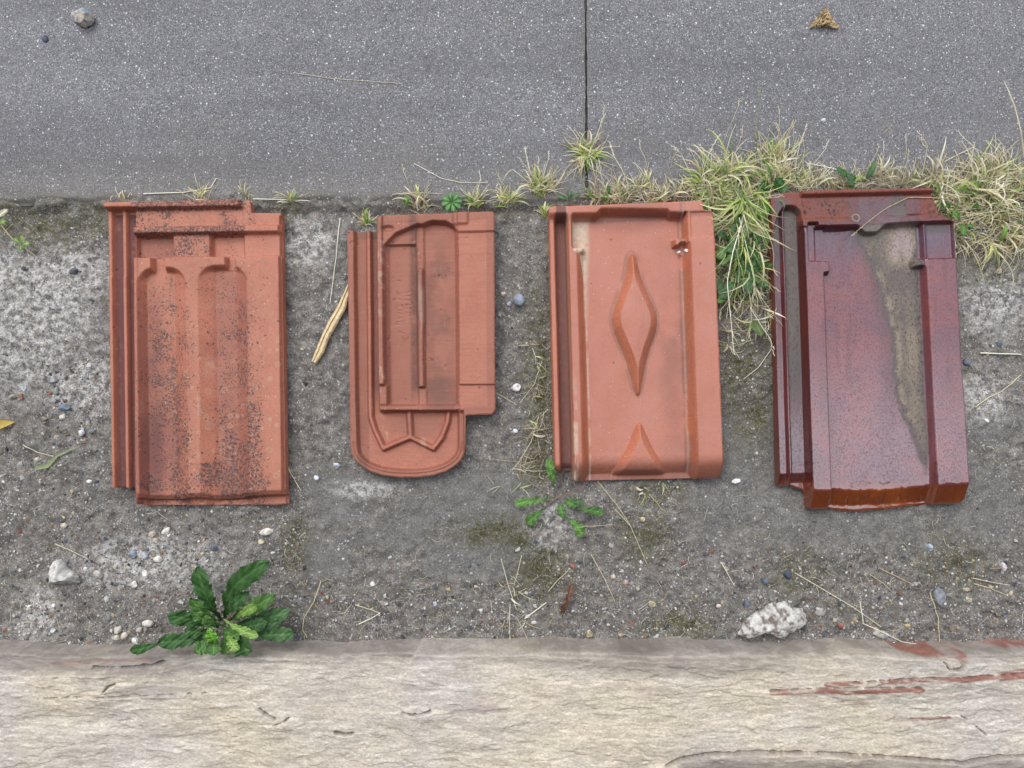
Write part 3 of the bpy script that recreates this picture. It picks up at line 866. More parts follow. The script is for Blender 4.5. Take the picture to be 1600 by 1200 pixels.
# --- tile 2: small tile with a rounded tail and centre rib
def tile_two():
    r = tile_root('roof_tile', 655, 540, 'small red clay tile with a rounded lower end and a narrow centre rib, second roof tile from the left', group='old roof tiles laid out in a row')
    T = TileBuilder(541, 358, 0.012, 0.006, 232, -0.03, 0.0, 290)
    arc = []
    for k in range(0, 33):
        th = math.pi * (1 - k / 32)
        cx_, cy_ = 636.5, 693
        ex = 90.5
        arc.append((cx_ + ex * math.copysign(abs(math.cos(th)) ** .88, math.cos(th)), cy_ + 53.5 * abs(math.sin(th)) ** .82))
    pts = [(541, 358.5), (583, 358), (589, 354), (591.5, 342), (597, 337.5), (680, 334.5), (770, 332.3), (772.3, 335), (773.2, 560), (774, 641), (769, 647.5), (731, 648.5), (727.5, 651)]
    outline = T.inv(pts + arc[::-1])
    rim_in = T.inv([(727, 640)] + arc[::-1] + [(545, 640), (541, 358)])
    rib = T.inv([(574, 356), (576, 500), (577, 652), (583, 671), (597, 701), (617, 692), (640, 683), (658, 692), (676, 701), (689, 684), (698, 660), (699.5, 648)])
    rib2 = T.inv([(640, 683), (638, 648)])
    vee = T.inv([(628, 526), (632, 534), (637, 526)])
    def hf(X, Y, d):
        bend = fbm(X, Y, 70, oct=3, seed=150) * 1.2 - .6
        X = X + 1.3 * (fbm(X, Y, 60, oct=2, seed=151) - .5)
        A = np.full_like(X, 8.0)
        dr, _, _ = seg_dist(X, Y, rim_in, closed=False)
        A += 6.5 * (1 - sm(dr, 9.5, 13.5)) * np.where(X < 600, 1, np.where(Y > 640, 1, 0))
        A -= 1.3 * band(dr, 4.5, 6, 1.6) * (Y > 690)
        d1, _, _ = seg_dist(X, Y, rib, closed=False); d2, _, _ = seg_dist(X, Y, rib2, closed=False)
        A += 5.0 * np.maximum(1 - sm(d1, 2.2, 5.5), 0.9 * (1 - sm(d2, 2.2, 6.5)))
        # raised bed
        B = np.full_like(X, 11.5)
        B += 8.5 * band(X, 588, 599.5, 3) * (1 - sm(Y, 600, 604)) + 4.5 * band(X, 588, 603, 3) * sm(Y, 600, 604)
        B += 3.0 * (1 - sm(X, 600, 609))
        B += 6.0 * band(X, 650.5, 661, 5) * sm(Y, 418, 424) * (1 - sm(Y, 604, 607.5)) + 2.0 * band(X, 649, 662, 5) * (1 - sm(Y, 418, 424)) + 1.5 * band(X, 651, 664, 4) * sm(Y, 606, 610)
        B -= 1.0 * band(X, 640, 650, 8)
        B += 7.0 * sm(X, 709, 716)
        # head
        top = np.interp(X, [588, 601, 619, 640, 653, 660, 675, 697, 708, 716], [396, 388, 370, 362, 356.5, 357.5, 352.5, 354, 360, 372])
        hd = 1 - sm(Y, top - 4, top + 5)
        B = np.maximum(B, mix(0, 20.5, hd))
        inner = (1 - sm(Y, 383, 388)) * (1 - sm(X, 649, 653))
        B = np.maximum(B, mix(0, 14.5, inner))
        B += 2.2 * box(X, Y, 708, 732, 330, 357, 5) - 3 * blob(X, Y, 607, 360, 8, 4)
        B += 1.8 * box(X, Y, 709, 780, 330, 602, 1.2) * sm(X, 714, 717)
        # bottom cross rib
        B = mix(B, np.full_like(X, 17.5), band(Y, 633, 643, 4) * (X < 716))
        inb = sm(X, 587.5, 590.5) * (1 - sm(Y, 640, 646))
        inb = np.where(X > 722, 1, inb)
        H = mix(A, B, inb)
        # worn lettering: two short columns of shallow strokes
        for (xa, ya, xb, yb) in LET:
            dd, _, _ = seg_dist(X, Y, [(xa, ya), (xb, yb)], closed=False)
            H -= .55 * (1 - sm(dd, .4, 1.6))
        dv, _, _ = seg_dist(X, Y, vee, closed=False)
        H -= .8 * (1 - sm(dv, .6, 1.8))
        H += bend + .35 * (fbm(X, Y, 60, 3.0, oct=3, seed=155) - .5)
        H = H - .8 * sm(fbm(X, Y, 14, oct=3, seed=156), .80, .86)
        return H
    raw = [(617, 438, 623, 437), (623, 437, 624, 441), (618, 454, 620, 458), (620, 458, 627, 457), (619, 461, 627, 461), (619, 465, 627, 468), (619, 479, 627, 476), (619, 479, 619, 474), (627, 476, 630, 481), (619, 483.5, 627, 484),
           (619, 487, 628, 490), (619, 497, 627, 495), (619, 502, 627, 502), (619, 506, 627, 506), (619, 502, 619, 506), (632, 457, 640, 454), (632, 461, 641, 461), (632, 467, 641, 468), (633, 475, 641, 475), (633, 481, 641, 481),
           (633, 475, 641, 481), (633, 488, 641, 487), (633, 491, 641, 491), (641, 487, 641, 491), (622, 517, 630, 521)]
    LET = []
    for (xa, ya, xb, yb) in raw:
        a_, b_ = T.inv([(xa, ya), (xb, yb)])
        LET.append((a_[0], a_[1], b_[0], b_[1]))
    def mf(X, Y, d):
        n1 = fbm(X, Y, 30, oct=4, seed=160)
        dk = .12 + .25 * band(X, 640, 652, 8) * sm(Y, 400, 440) * (1 - sm(Y, 600, 635)) + .2 * blob(X, Y, 680, 430, 30, 20)
        dk += .3 * blob(X, Y, 700, 470, 8, 50) + .25 * box(X, Y, 575, 612, 335, 365, 10)
        dk *= .6 + sm(n1, .4, .6) * .7
        oli = .7 * band(X, 579, 589, 3) * (1 - sm(Y, 600, 650)) + .35 * band(X, 554, 570, 4) + .6 * band(X, 640, 652, 9) * sm(n1, .2, .5) * (1 - sm(Y, 600, 635)) + .3 * blob(X, Y, 650, 665, 40, 20) + .35 * blob(X, Y, 680, 500, 26, 120) * sm(n1, .35, .6)
        oli += .3 * (1 - sm(d, 14, 20)) * (1 - sm(d, 12, 13)) + .25 * box(X, Y, 592, 712, 350, 640, 8) + .3 * box(X, Y, 662, 712, 590, 640, 12)
        pale = .35 * band(X, 590, 600, 3) * sm(fbm(X, Y, 10, oct=3, seed=163), .55, .7) + .3 * band(X, 652, 661, 3) * sm(n1, .5, .7)
        return np.stack([np.clip(dk, 0, 1), np.clip(pale, 0, 1), np.clip(oli, 0, 1), X * 0], -1)
    def pf(X, Y):
        p = np.zeros(X.shape, int)
        p = np.where((X < 588.5), 1, p)
        p = np.where((Y > 644) & (X < 730), 2, p)
        p = np.where((X > 650) & (X < 661.5) & (Y > 419) & (Y < 607), 3, p)
        return p
    m = mat_clay('red_brown_clay', lin(146, 84, 64), lin(158, 94, 74), spots=.7, streak=True, bumps=.8, dust_sheen=lin(174, 118, 98), dust_sheen_amt=.6, soilc=lin(98, 68, 58))
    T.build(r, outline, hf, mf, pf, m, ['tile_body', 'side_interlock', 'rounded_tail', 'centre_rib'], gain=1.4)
tile_two()

# --- tile 3: smooth tile with a raised diamond
def tile_three():
    r = tile_root('roof_tile', 992, 535, 'smooth salmon clay tile with a raised diamond and an arrow below it, third roof tile from the left')
    T = TileBuilder(857, 327, 0.0255, 0.037, 256, -0.040, -0.022, 420)
    cr = lambda cx, cy, rx, ry, a0, a1, k=6: [(cx + rx * math.cos(math.radians(a0 + (a1 - a0) * i / k)), cy - ry * math.sin(math.radians(a0 + (a1 - a0) * i / k))) for i in range(k + 1)]
    ol = [(857, 327.5), (862, 326), (930, 324), (1092.5, 317.3), (1096.5, 321), (1094, 325), (1097, 331), (1110.5, 333), (1112.5, 345), (1119, 520), (1126.5, 712), (1127.6, 738)] \
        + cr(1120, 740, 8, 8, 10, -85) + [(1000, 750.5), (900, 752.6), (894.8, 749), (893, 736), (882, 737)] + cr(876, 728, 9.5, 9, -90, -178) + [(862.6, 600)]
    outline = T.inv(ol)
    dia_y = np.array([394, 396, 400, 414, 428, 442, 455, 470, 485, 497, 513, 524, 535, 545, 568, 594, 610, 616, 618.8])
    dia_w = np.array([0.5, 3.5, 6.5, 9.5, 12, 16.5, 21.7, 28, 33.5, 35.8, 34, 30.5, 26, 22, 14.5, 8.6, 5.5, 3.5, 0.5])
    dia_c = np.interp(dia_y, [394, 497, 619], [987.5, 991.8, 997])
    left = [(c - w_, y) for c, w_, y in zip(dia_c, dia_w, dia_y)]
    right = [(c + w_, y) for c, w_, y in zip(dia_c, dia_w, dia_y)]
    dia = T.inv(left + right[::-1])
    ay = np.array([660, 664, 672, 685, 700, 714, 726, 736, 746, 760]); aw = np.array([.5, 4, 7.5, 13, 20, 28, 35, 41, 46, 52])
    al_ = [(999.5 + .02 * (y - 660) - w_, y) for y, w_ in zip(ay, aw)]; ar_ = [(999.5 + .02 * (y - 660) + w_, y) for y, w_ in zip(ay, aw)]
    arrow = T.inv(al_ + ar_[::-1])
    def hf(X, Y, d):
        H = np.full_like(X, 9.5)                      # pan
        # left interlock
        L = 5.5 + 11 * band(X, 855, 866.3, 3.5)
        L = mix(L, np.full_like(X, 20), sm(X, 883, 886))
        fl = mix(20.0, 9.5, sm(X, 896.5, 911)) * 1.0
        flt = mix(20.0, 9.5, sm(X, 891, 894.5))
        rid = mix(flt, fl, sm(Y, 386, 394))
        rid = mix(rid, np.maximum(rid, 17.5), box(X, Y, 893, 916, 390, 398, 3) * sm(18 - (X - 895), 0, 6))
        H = np.where(X < 889, L, rid)
        right_w = mix(0, 1, sm(X, 1063.5, 1075.5)) ; right_t = mix(0, 1, sm(X, 1063, 1071.5))
        rw = mix(right_t, right_w, sm(Y, 388, 392))
        H = H + (20.5 - 9.5) * rw
        H -= 1.0 * sm(X, 1074, 1076) * band(Y, 344, 383, 1.5)
        # small lug with a broken corner
        lug = sm(X, 1044, 1052) * (1 - sm(X, 1066, 1070)) * band(Y, 382, 394, 3)
        H = np.maximum(H, mix(0, 18.5, lug))
        H = mix(H, np.full_like(X, 10.5), blob(X, Y, 1063, 398, 8, 9, .25) * .9)
        # head rim with stepped inner edge
        e = np.interp(X, [855, 896, 930, 938, 1040, 1030 + 14, 1064, 1066, 1112], [336, 337.5, 338.5, 331.5, 337, 341.5, 343.5, 343.5, 344.0])
        e = np.where(X > 1066, 343.5, e)
        rim = 1 - sm(Y, e - 1, e + 10.5)
        rim = np.where(X > 1066, 1 - sm(Y, e - .8, e + .8), rim)
        H = np.where(X > 1066, np.maximum(H, 21.0 * rim), mix(H, np.full_like(X, 21.0), rim))
        # diamond
        dd, _, _ = seg_dist(X, Y, dia); ins = inside(X, Y, dia)
        ds = np.where(ins, dd, -dd)
        H += 9.0 * np.clip(ds / 12.0, 0, 1) ** .7 + 1.2 * sm(ds, 10, 30)
        da, _, _ = seg_dist(X, Y, arrow); ia = inside(X, Y, arrow)
        dsa = np.where(ia, da, -da)
        wgt = 1 - sm(Y, 735, 752)
        H += (7.5 * np.clip(dsa / 11.0, 0, 1) ** .75) * wgt
        # nose rounds down
        H = H + 3.5
        H = H - np.where(X > 889, 12 * (np.clip((Y - 714) / 38, 0, 1) ** 1.8), 5 * sm(Y, 722, 738) ** 1.5)
        H = np.maximum(H, 5.0)
        H += .8 * (fbm(X, Y, 90, oct=2, seed=170) - .5)
        return H
    def mf(X, Y, d):
        n1 = fbm(X, Y, 26, oct=4, seed=172)
        rb_ = np.interp(Y, [344, 383, 398, 420, 442, 465, 500], [917, 916, 916, 915, 912.5, 911.5, 910.5]) + 3 * (n1 - .5)
        lb_ = np.interp(Y, [344, 396, 400, 420, 440], [893, 893, 903, 907, 909])
        pale = 1.0 * (1 - sm(X, rb_ - 5, rb_ + 8)) * sm(X, lb_ - 1, lb_ + 1) * band(Y, 347, 500, 14)
        pale = np.maximum(pale, .6 * band(X, 910.5, 913.5, 1.5) * sm(Y, 470, 520) * sm(fbm(X, Y, 18, oct=3, seed=177), .3, .6))
        pale = np.maximum(pale, .9 * band(X, 885.5, 892.5, 3) * sm(n1, .30, .55) * sm(Y, 560, 680))
        pale = np.maximum(pale, .35 * band(X, 883.5, 885.5, 1.5)); pale = np.maximum(pale, .25 * band(X, 1061.5, 1065, 2) * (n1 > .35))
        dd, _, _ = seg_dist(X, Y, dia); ins = inside(X, Y, dia)
        pale = np.maximum(pale, .22 * (1 - sm(np.abs(np.where(ins, dd, -dd)), .8, 3)))
        oli = .30 * blob(X, Y, 1050, 620, 26, 130) * sm(n1, .1, .8) + .5 * band(Y, 728, 760, 14) + .15 * blob(X, Y, 1030, 500, 40, 120) * sm(n1, .2, .8)
        dsg = np.where(ins, dd, -dd)
        oli += .45 * band(dsg, -4, 1, 3) * sm(n1, .3, .5) + .4 * band(X, 1058, 1066, 4) * sm(n1, .3, .5) + .4 * band(Y, 341, 350, 5)
        oli += .9 * band(X, 868, 884, 2) + .3 * blob(X, Y, 985, 345, 60, 20)
        dk = np.full_like(X, .03)
        return np.stack([np.clip(dk, 0, 1), np.clip(pale, 0, 1), np.clip(oli, 0, 1), X * 0], -1)
    def pf(X, Y):
        p = np.zeros(X.shape, int)
        p = np.where(X < 884.5, 1, p)
        p = np.where(inside(X, Y, dia), 2, p)
        p = np.where(inside(X, Y, arrow), 3, p)
        return p
    m = mat_clay('salmon_clay', lin(162, 92, 64), lin(174, 104, 76), spots=.8, bumps=.7, dust_sheen=lin(174, 122, 108), dust_sheen_amt=.75, soilc=lin(110, 74, 66))
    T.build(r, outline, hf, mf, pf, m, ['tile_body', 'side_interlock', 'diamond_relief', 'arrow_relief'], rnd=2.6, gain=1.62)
tile_three()

# --- tile 4: brown glazed tile
def tile_four():
    r = tile_root('roof_tile', 1360, 550, 'glossy dark red glazed tile with a grey lime stain, rightmost of the four roof tiles')
    T = TileBuilder(1205, 310, 0.030, 0.056, 282, -0.022, -0.040, 460)
    cr = lambda cx, cy, rx, ry, a0, a1, k=6: [(cx + rx * math.cos(math.radians(a0 + (a1 - a0) * i / k)), cy - ry * math.sin(math.radians(a0 + (a1 - a0) * i / k))) for i in range(k + 1)]
    ol = [(1203.5, 309), (1208, 305), (1221.5, 302), (1330, 299.5), (1450, 297.5), (1453, 306), (1461, 324), (1469, 340), (1484, 347), (1486.5, 352), (1491, 430), (1497, 560), (1503.5, 640), (1510.5, 765)] \
        + cr(1504, 779, 8, 9, 10, -85) + [(1470, 790), (1430, 793), (1390, 798.5), (1343, 801.5), (1303, 798.5), (1301, 796.5), (1272, 797.5), (1265.5, 794), (1263, 769), (1243, 762), (1222, 760.5), (1218.5, 757), (1214, 550)]
    outline = T.inv(ol)
    def hf(X, Y, d):
        wob = 1.2 * (fbm(Y, Y * 0, 120, oct=2, seed=181) - .5)
        X = X + wob
        L = np.full_like(X, 7.5)
        L += 8.5 * band(X, 1200, 1207.0, 3) + 6.5 * band(X, 1220.2, 1225.2, 4.0)
        L += .8 * band(X, 1208, 1220, 10)
        H = mix(L, np.full_like(X, 21.0), sm(X, 1246.5, 1252.5))
        # ridge then pan
        panz = 11.5 - 1.6 * np.cos((X - 1356) / 74 * math.pi / 2 * .9)
        H = mix(H, panz, sm(X, 1278.2, 1283.5))
        H += 1.6 * band(X, 1252, 1256, 3) * 0
        H = mix(H, np.full_like(X, 21.0), sm(X, 1431, 1438.5))
        # channel tops
        ctop = (1 - sm(Y, 322 + 10 * np.clip(np.abs((X - 1232) / 16), 0, 1.5) ** 3, 328 + 10 * np.clip(np.abs((X - 1232) / 16), 0, 1.5) ** 3))
        H = np.where(X < 1249, mix(H, np.full_like(X, 18.0), ctop), H)
        # head plane
        head = np.full_like(X, 18.5)
        head = mix(head, np.full_like(X, 24.0), (1 - sm(Y, 307.5 - (X - 1222) * .004, 312.5)) * sm(X, 1216, 1221) * (1 - sm(X, 1449, 1453)))
        dip = np.exp(-((X - 1356) / 30) ** 2)
        rb = 353 - 1 * dip + np.where(X > 1356, -(X - 1356) * .035, 0)
        head = head + 3.0 * band(Y, rb - 8, rb + 6, 6) * (1 - dip)
        head = np.where(X > 1205, head, 16)
        edgey = rb + 3 + 12 * np.exp(-((X - 1357) / 17) ** 4)
        isH = (1 - sm(Y, edgey, edgey + 8 - 4 * dip)) * sm(X, 1246.5, 1250)
        H = mix(H, head, isH)
        # slot beside the ridge head and its step
        slot = box(X, Y, 1276, 1284, 356, 411, 3)
        H = mix(H, np.full_like(X, 14.5), box(X, Y, 1258, 1273, 352, 410.5, 2.0) * .9)
        H = mix(H, panz, box(X, Y, 1271, 1286, 358, 410.5, 2.5))
        H = mix(H, np.full_like(X, 21.0), box(X, Y, 1274, 1289.5, 411.5, 430, 2.5))
        # right flap recess
        H = mix(H, np.full_like(X, 15.0) + 0 * X, box(X, Y, 1428, 1482, 356, 412, 2.0) * sm(X, 1432, 1445))
        H = mix(H, panz, box(X, Y, 1400, 1436, 358, 411, 4))
        H = mix(H, np.full_like(X, 20.5), box(X, Y, 1417, 1436, 412, 424, 4) * sm(X, 1414, 1424))
        # nose
        H = H + 5.0
        nz = 768 + 4 * np.cos((X - 1350) / 40) + 5 * (fbm(X, Y * 0, 9, oct=3, seed=188) - .5)
        H = H - np.where(X > 1249, .42 * np.sqrt(np.maximum(Y - nz, 0) ** 2 + 2) * (Y > nz - 2) - .42 * 1.41 * (Y > nz - 2), .5 * np.maximum(Y - 742, 0))
        H = np.maximum(H, 5.5)
        H += 1.0 * (fbm(X, Y, 80, oct=3, seed=183) - .5) + .2 * (fbm(X, Y, 10, oct=3, seed=186) - .5)
        return H
    def mf(X, Y, d):
        n1 = fbm(X, Y, 34, oct=5, seed=190)
        n2 = fbm(X, Y, 14, oct=4, seed=195)
        wob = (fbm(X * 0, Y, 40, oct=4, seed=196) - .5) * 34
        wob = wob * .6 + 14 * (fbm(X, Y, 16, oct=4, seed=198, g=.65) - .5)
        # lime scale: from head right down the pan's right half
        lft = np.interp(Y, [355, 375, 400, 430, 470, 540, 600, 650, 700, 760], [1340, 1338, 1352, 1362, 1372, 1384, 1388, 1398, 1408, 1424])
        sc = sm(X, lft - 8 + wob * .7, lft + 14 + wob * .7) * (1 - sm(X, 1428, 1434)) * sm(Y, 352, 358) * (1 - sm(Y, 700, 775) * .9)
        sc = sc * (.58 + .12 * sm(n1, .3, .6))
        sc = sc + .30 * band(X, lft + wob * .7 - 4, lft + wob * .7 + 12, 10) * sm(Y, 375, 400) * (1 - sm(Y, 640, 700)) * sm(n2, .3, .5)
        sc = sc + .28 * blob(X, Y, 1408, 395, 20, 50) * sm(n1, .3, .55) * (sc > .3) + .14 * blob(X, Y, 1416, 560, 8, 90) * (sc > .3)
        sc = np.maximum(sc, .24 * sm(X, lft - 40, lft) * sm(Y, 352, 380) * (1 - sm(Y, 600, 740)) * (X < 1431))
        sc = np.maximum(sc, .6 * band(X, 1226, 1246.5, 3) * sm(Y, 322, 334) * (1 - .75 * sm(Y, 520, 700)))
        sc = np.maximum(sc, .3 * band(X, 1208, 1220, 3) * (1 - sm(Y, 400, 500)))
        sc = np.maximum(sc, .65 * box(X, Y, 1260, 1440, 312, 345, 8) * sm(n1, .38, .56) * np.where(X > 1390, .9, .25))
        sc = np.maximum(sc, .35 * box(X, Y, 1437, 1480, 356, 372, 8))
        # bare clay at head rim and left rim
        bc = np.maximum((1 - sm(Y, 306, 322)), band(X, 1200, 1207, 3) * (1 - .5 * sm(Y, 600, 700)))
        bc = np.maximum(bc, (1 - sm(Y, 345, 356)) * (1 - sm(X, 1300, 1345)) * sm(X, 1225, 1240) * .9)
        bc = np.maximum(bc, (1 - sm(Y, 345, 356)) * sm(X, 1425, 1440) * .9)
        film = sm(Y, 350, 372) * sm(X, 1250, 1256)
        film = film * (.9 - .3 * sm(Y, 740, 764)) + .45 * box(X, Y, 1340, 1400, 312, 366, 10)
        film = np.maximum(film, .35 * band(X, 1208, 1246, 3))
        film *= 1 - sm(Y, 765, 772)
        al = .9 * box(X, Y, 1245, 1325, 318, 346, 20) * sm(n2, .4, .55) + .7 * blob(X, Y, 1455, 338, 22, 12) + .5 * band(Y, 300, 306, 3) * sm(n2, .5, .6)
        al = np.maximum(al, .5 * band(X, 1425, 1433, 5) * sm(Y, 380, 420) * (1 - sm(Y, 560, 640)))
        dr = np.hypot(X - 1332.5, Y - 345)
        sc = np.maximum(sc, 1.0 * band(dr, 4.5, 7, 1.5))
        return np.stack([np.clip(bc, 0, 1), np.clip(sc, 0, 1), np.clip(film, 0, 1), np.clip(al, 0, 1)], -1)
    def pf(X, Y):
        p = np.zeros(X.shape, int)
        p = np.where(X < 1249.5, 1, p)
        p = np.where((Y < 351) & (X >= 1249.5), 2, p)
        p = np.where((Y > 772) & (X >= 1249.5), 3, p)
        return p
    T.build(r, outline, hf, mf, pf, mat_glaze(), ['tile_body', 'side_interlock', 'head_lap', 'glazed_nose'], rnd=2.8, gain=1.25)
tile_four()

# ------------------------------------------------------------------ stones, pebbles, grit
ICO_V = None
def ico(sub=1):
    t = (1 + 5 ** .5) / 2
    v = np.array([(-1, t, 0), (1, t, 0), (-1, -t, 0), (1, -t, 0), (0, -1, t), (0, 1, t), (0, -1, -t), (0, 1, -t), (t, 0, -1), (t, 0, 1), (-t, 0, -1), (-t, 0, 1)], float)
    v /= np.linalg.norm(v[0])
    f = [(0, 11, 5), (0, 5, 1), (0, 1, 7), (0, 7, 10), (0, 10, 11), (1, 5, 9), (5, 11, 4), (11, 10, 2), (10, 7, 6), (7, 1, 8), (3, 9, 4), (3, 4, 2), (3, 2, 6), (3, 6, 8), (3, 8, 9), (4, 9, 5), (2, 4, 11), (6, 2, 10), (8, 6, 7), (9, 8, 1)]
    v = [tuple(q) for q in v]
    for _ in range(sub):
        cache = {}; nf = []
        def mid(a_, b_):
            k = (min(a_, b_), max(a_, b_))
            if k not in cache:
                q = (np.array(v[a_]) + np.array(v[b_])) / 2; q /= np.linalg.norm(q)
                cache[k] = len(v); v.append(tuple(q))
            return cache[k]
        for (a_, b_, c_) in f:
            x, y, z = mid(a_, b_), mid(b_, c_), mid(c_, a_)
            nf += [(a_, x, z), (b_, y, x), (c_, z, y), (x, y, z)]
        f = nf
    return np.array(v), np.array(f)

def rock_shape(seed, sub=2, ang=0.5, rough=.1):
    r_ = np.random.default_rng(seed)
    V, F = ico(sub)
    # flat cuts make angular chips; few cuts make rounded pebbles
    ncut = int(4 + 14 * ang)
    for _ in range(ncut):
        nrm = r_.normal(size=3); nrm /= np.linalg.norm(nrm)
        dcut = 1 - ang * r_.uniform(.15, .62)
        t = V @ nrm
        over = np.maximum(t - dcut, 0)
        V = V - nrm[None] * over[:, None]
    ph = r_.uniform(0, 50, 3)
    n_ = fbm(V[:, 0] * 3 + ph[0] + V[:, 2] * 1.7, V[:, 1] * 3 + ph[1] - V[:, 2] * 1.3, 1.6, oct=4, seed=200) - .5
    V = V * (1 + rough * 2 * n_)[:, None]
    if sub >= 4:
        n2 = fbm(V[:, 0] * 11 + V[:, 2] * 5, V[:, 1] * 11 - V[:, 2] * 6, 1.3, oct=4, seed=205, g=.7) - .5
        V = V * (1 + rough * 0.7 * n2)[:, None]
    return V, F

def stone(px, py, w_, h_, rot, col, label, seed=None, ang=.5, cat='stone', group=None, name='stone', sub=2, col2=None, thick=.6, rough=.12, sink=.25, outline=None):
    seed = seed or int(px * 7 + py)
    zt = h_ * 0.00086 * .5 * thick
    x, y = unproj(px, py, zt + .004)
    x, y = float(x), float(y)
    z0 = ground_z(x, y)
    V, F = rock_shape(seed, sub, ang, rough)
    if outline is not None:
        # bend the unit outline to a traced silhouette
        a_ = np.arctan2(V[:, 1], V[:, 0])
        q = np.array(outline, float) - np.array([[px, py]])
        q = np.concatenate([q[i:i + 1] + (q[(i + 1) % len(q)] - q[i])[None] * np.linspace(0, 1, 8, endpoint=False)[:, None] for i in range(len(q))])
        oa = np.arctan2(-q[:, 1], q[:, 0]); orr = np.hypot(q[:, 0], q[:, 1]) / (w_ / 2)
        srt = np.argsort(oa)
        V[:, :2] /= np.maximum(.85, np.hypot(V[:, 0], V[:, 1]).max())
        k = np.interp(a_, oa[srt], orr[srt], period=2 * math.pi)
        V[:, 0] *= k; V[:, 1] *= k
    sc_ = 0.00086
    sx, sy, sz = w_ * sc_ / 2, h_ * sc_ / 2, min(w_, h_) * sc_ / 2 * thick * 1.3
    V = V * np.array([[sx, sy, sz]])
    ca, sa = math.cos(rot), math.sin(rot)
    V = np.stack([V[:, 0] * ca - V[:, 1] * sa, V[:, 0] * sa + V[:, 1] * ca, V[:, 2]], -1)
    n_ = fbm(V[:, 0] * 1000 + seed, V[:, 1] * 1000 + V[:, 2] * 300, 4.5, oct=4, seed=210)[:, None]
    mg = sum(col) / 3; col = tuple(v * .72 + mg * .28 for v in col)
    c1 = np.array(lin(*col))[None]; c2 = np.array(lin(*(col2 or tuple(int(v * .72) for v in col))))[None]
    C_ = mix(c2, c1, sm(n_, .28, .58))
    o = make_mesh(name, V, F, M_STONE, cols=C_, smooth=(ang < .35))
    o.location = (x, y, z0 + sz * (1 - 2 * sink))
    if label: tag(o, label, cat, group)
    return o

# large stones
tri = [(81, 874.5), (90, 882), (97.5, 892.5), (112.5, 904.5), (114, 915), (102, 918), (69, 915), (67.5, 900), (70.5, 885), (75, 876)]
stone(88, 901, 46, 46, 0, (196, 192, 184), 'rough white triangular stone on the gravel left of the dandelion', ang=.5, sub=4, col2=(150, 146, 138), outline=tri, thick=.62, rough=.12)
stone(131, 31, 34, 34, 0, (190, 176, 158), 'squarish stone half grey half tan near the top left corner of the pavement', ang=.7, sub=4, col2=(132, 140, 146), thick=.7, sink=.15, rough=.1, outline=[(112, 25), (125, 14), (142, 15), (147.5, 25), (147, 41), (135, 47), (119, 46), (114, 37)])
lump = [(1154.5, 996), (1165, 1003.5), (1180, 1000), (1195, 991), (1213, 1004), (1225, 1003), (1249, 990), (1268, 978), (1271, 966), (1264, 951), (1249, 951), (1234, 942), (1213, 942), (1189, 957), (1165, 972)]
stone(1213, 976, 100, 100, 0, (192, 188, 178), 'large jagged whitish mortar lump at the edge of the sandstone ledge', ang=.3, sub=5, col2=(112, 100, 92), outline=lump, thick=.32, rough=.16, cat='mortar lump', name='mortar_lump')
stone(811, 468, 18, 20, .3, (136, 146, 164), 'smooth blue grey round pebble between the second and third roof tile', ang=.08, sub=3, cat='pebble', name='pebble', col2=(120, 126, 142), rough=.03)

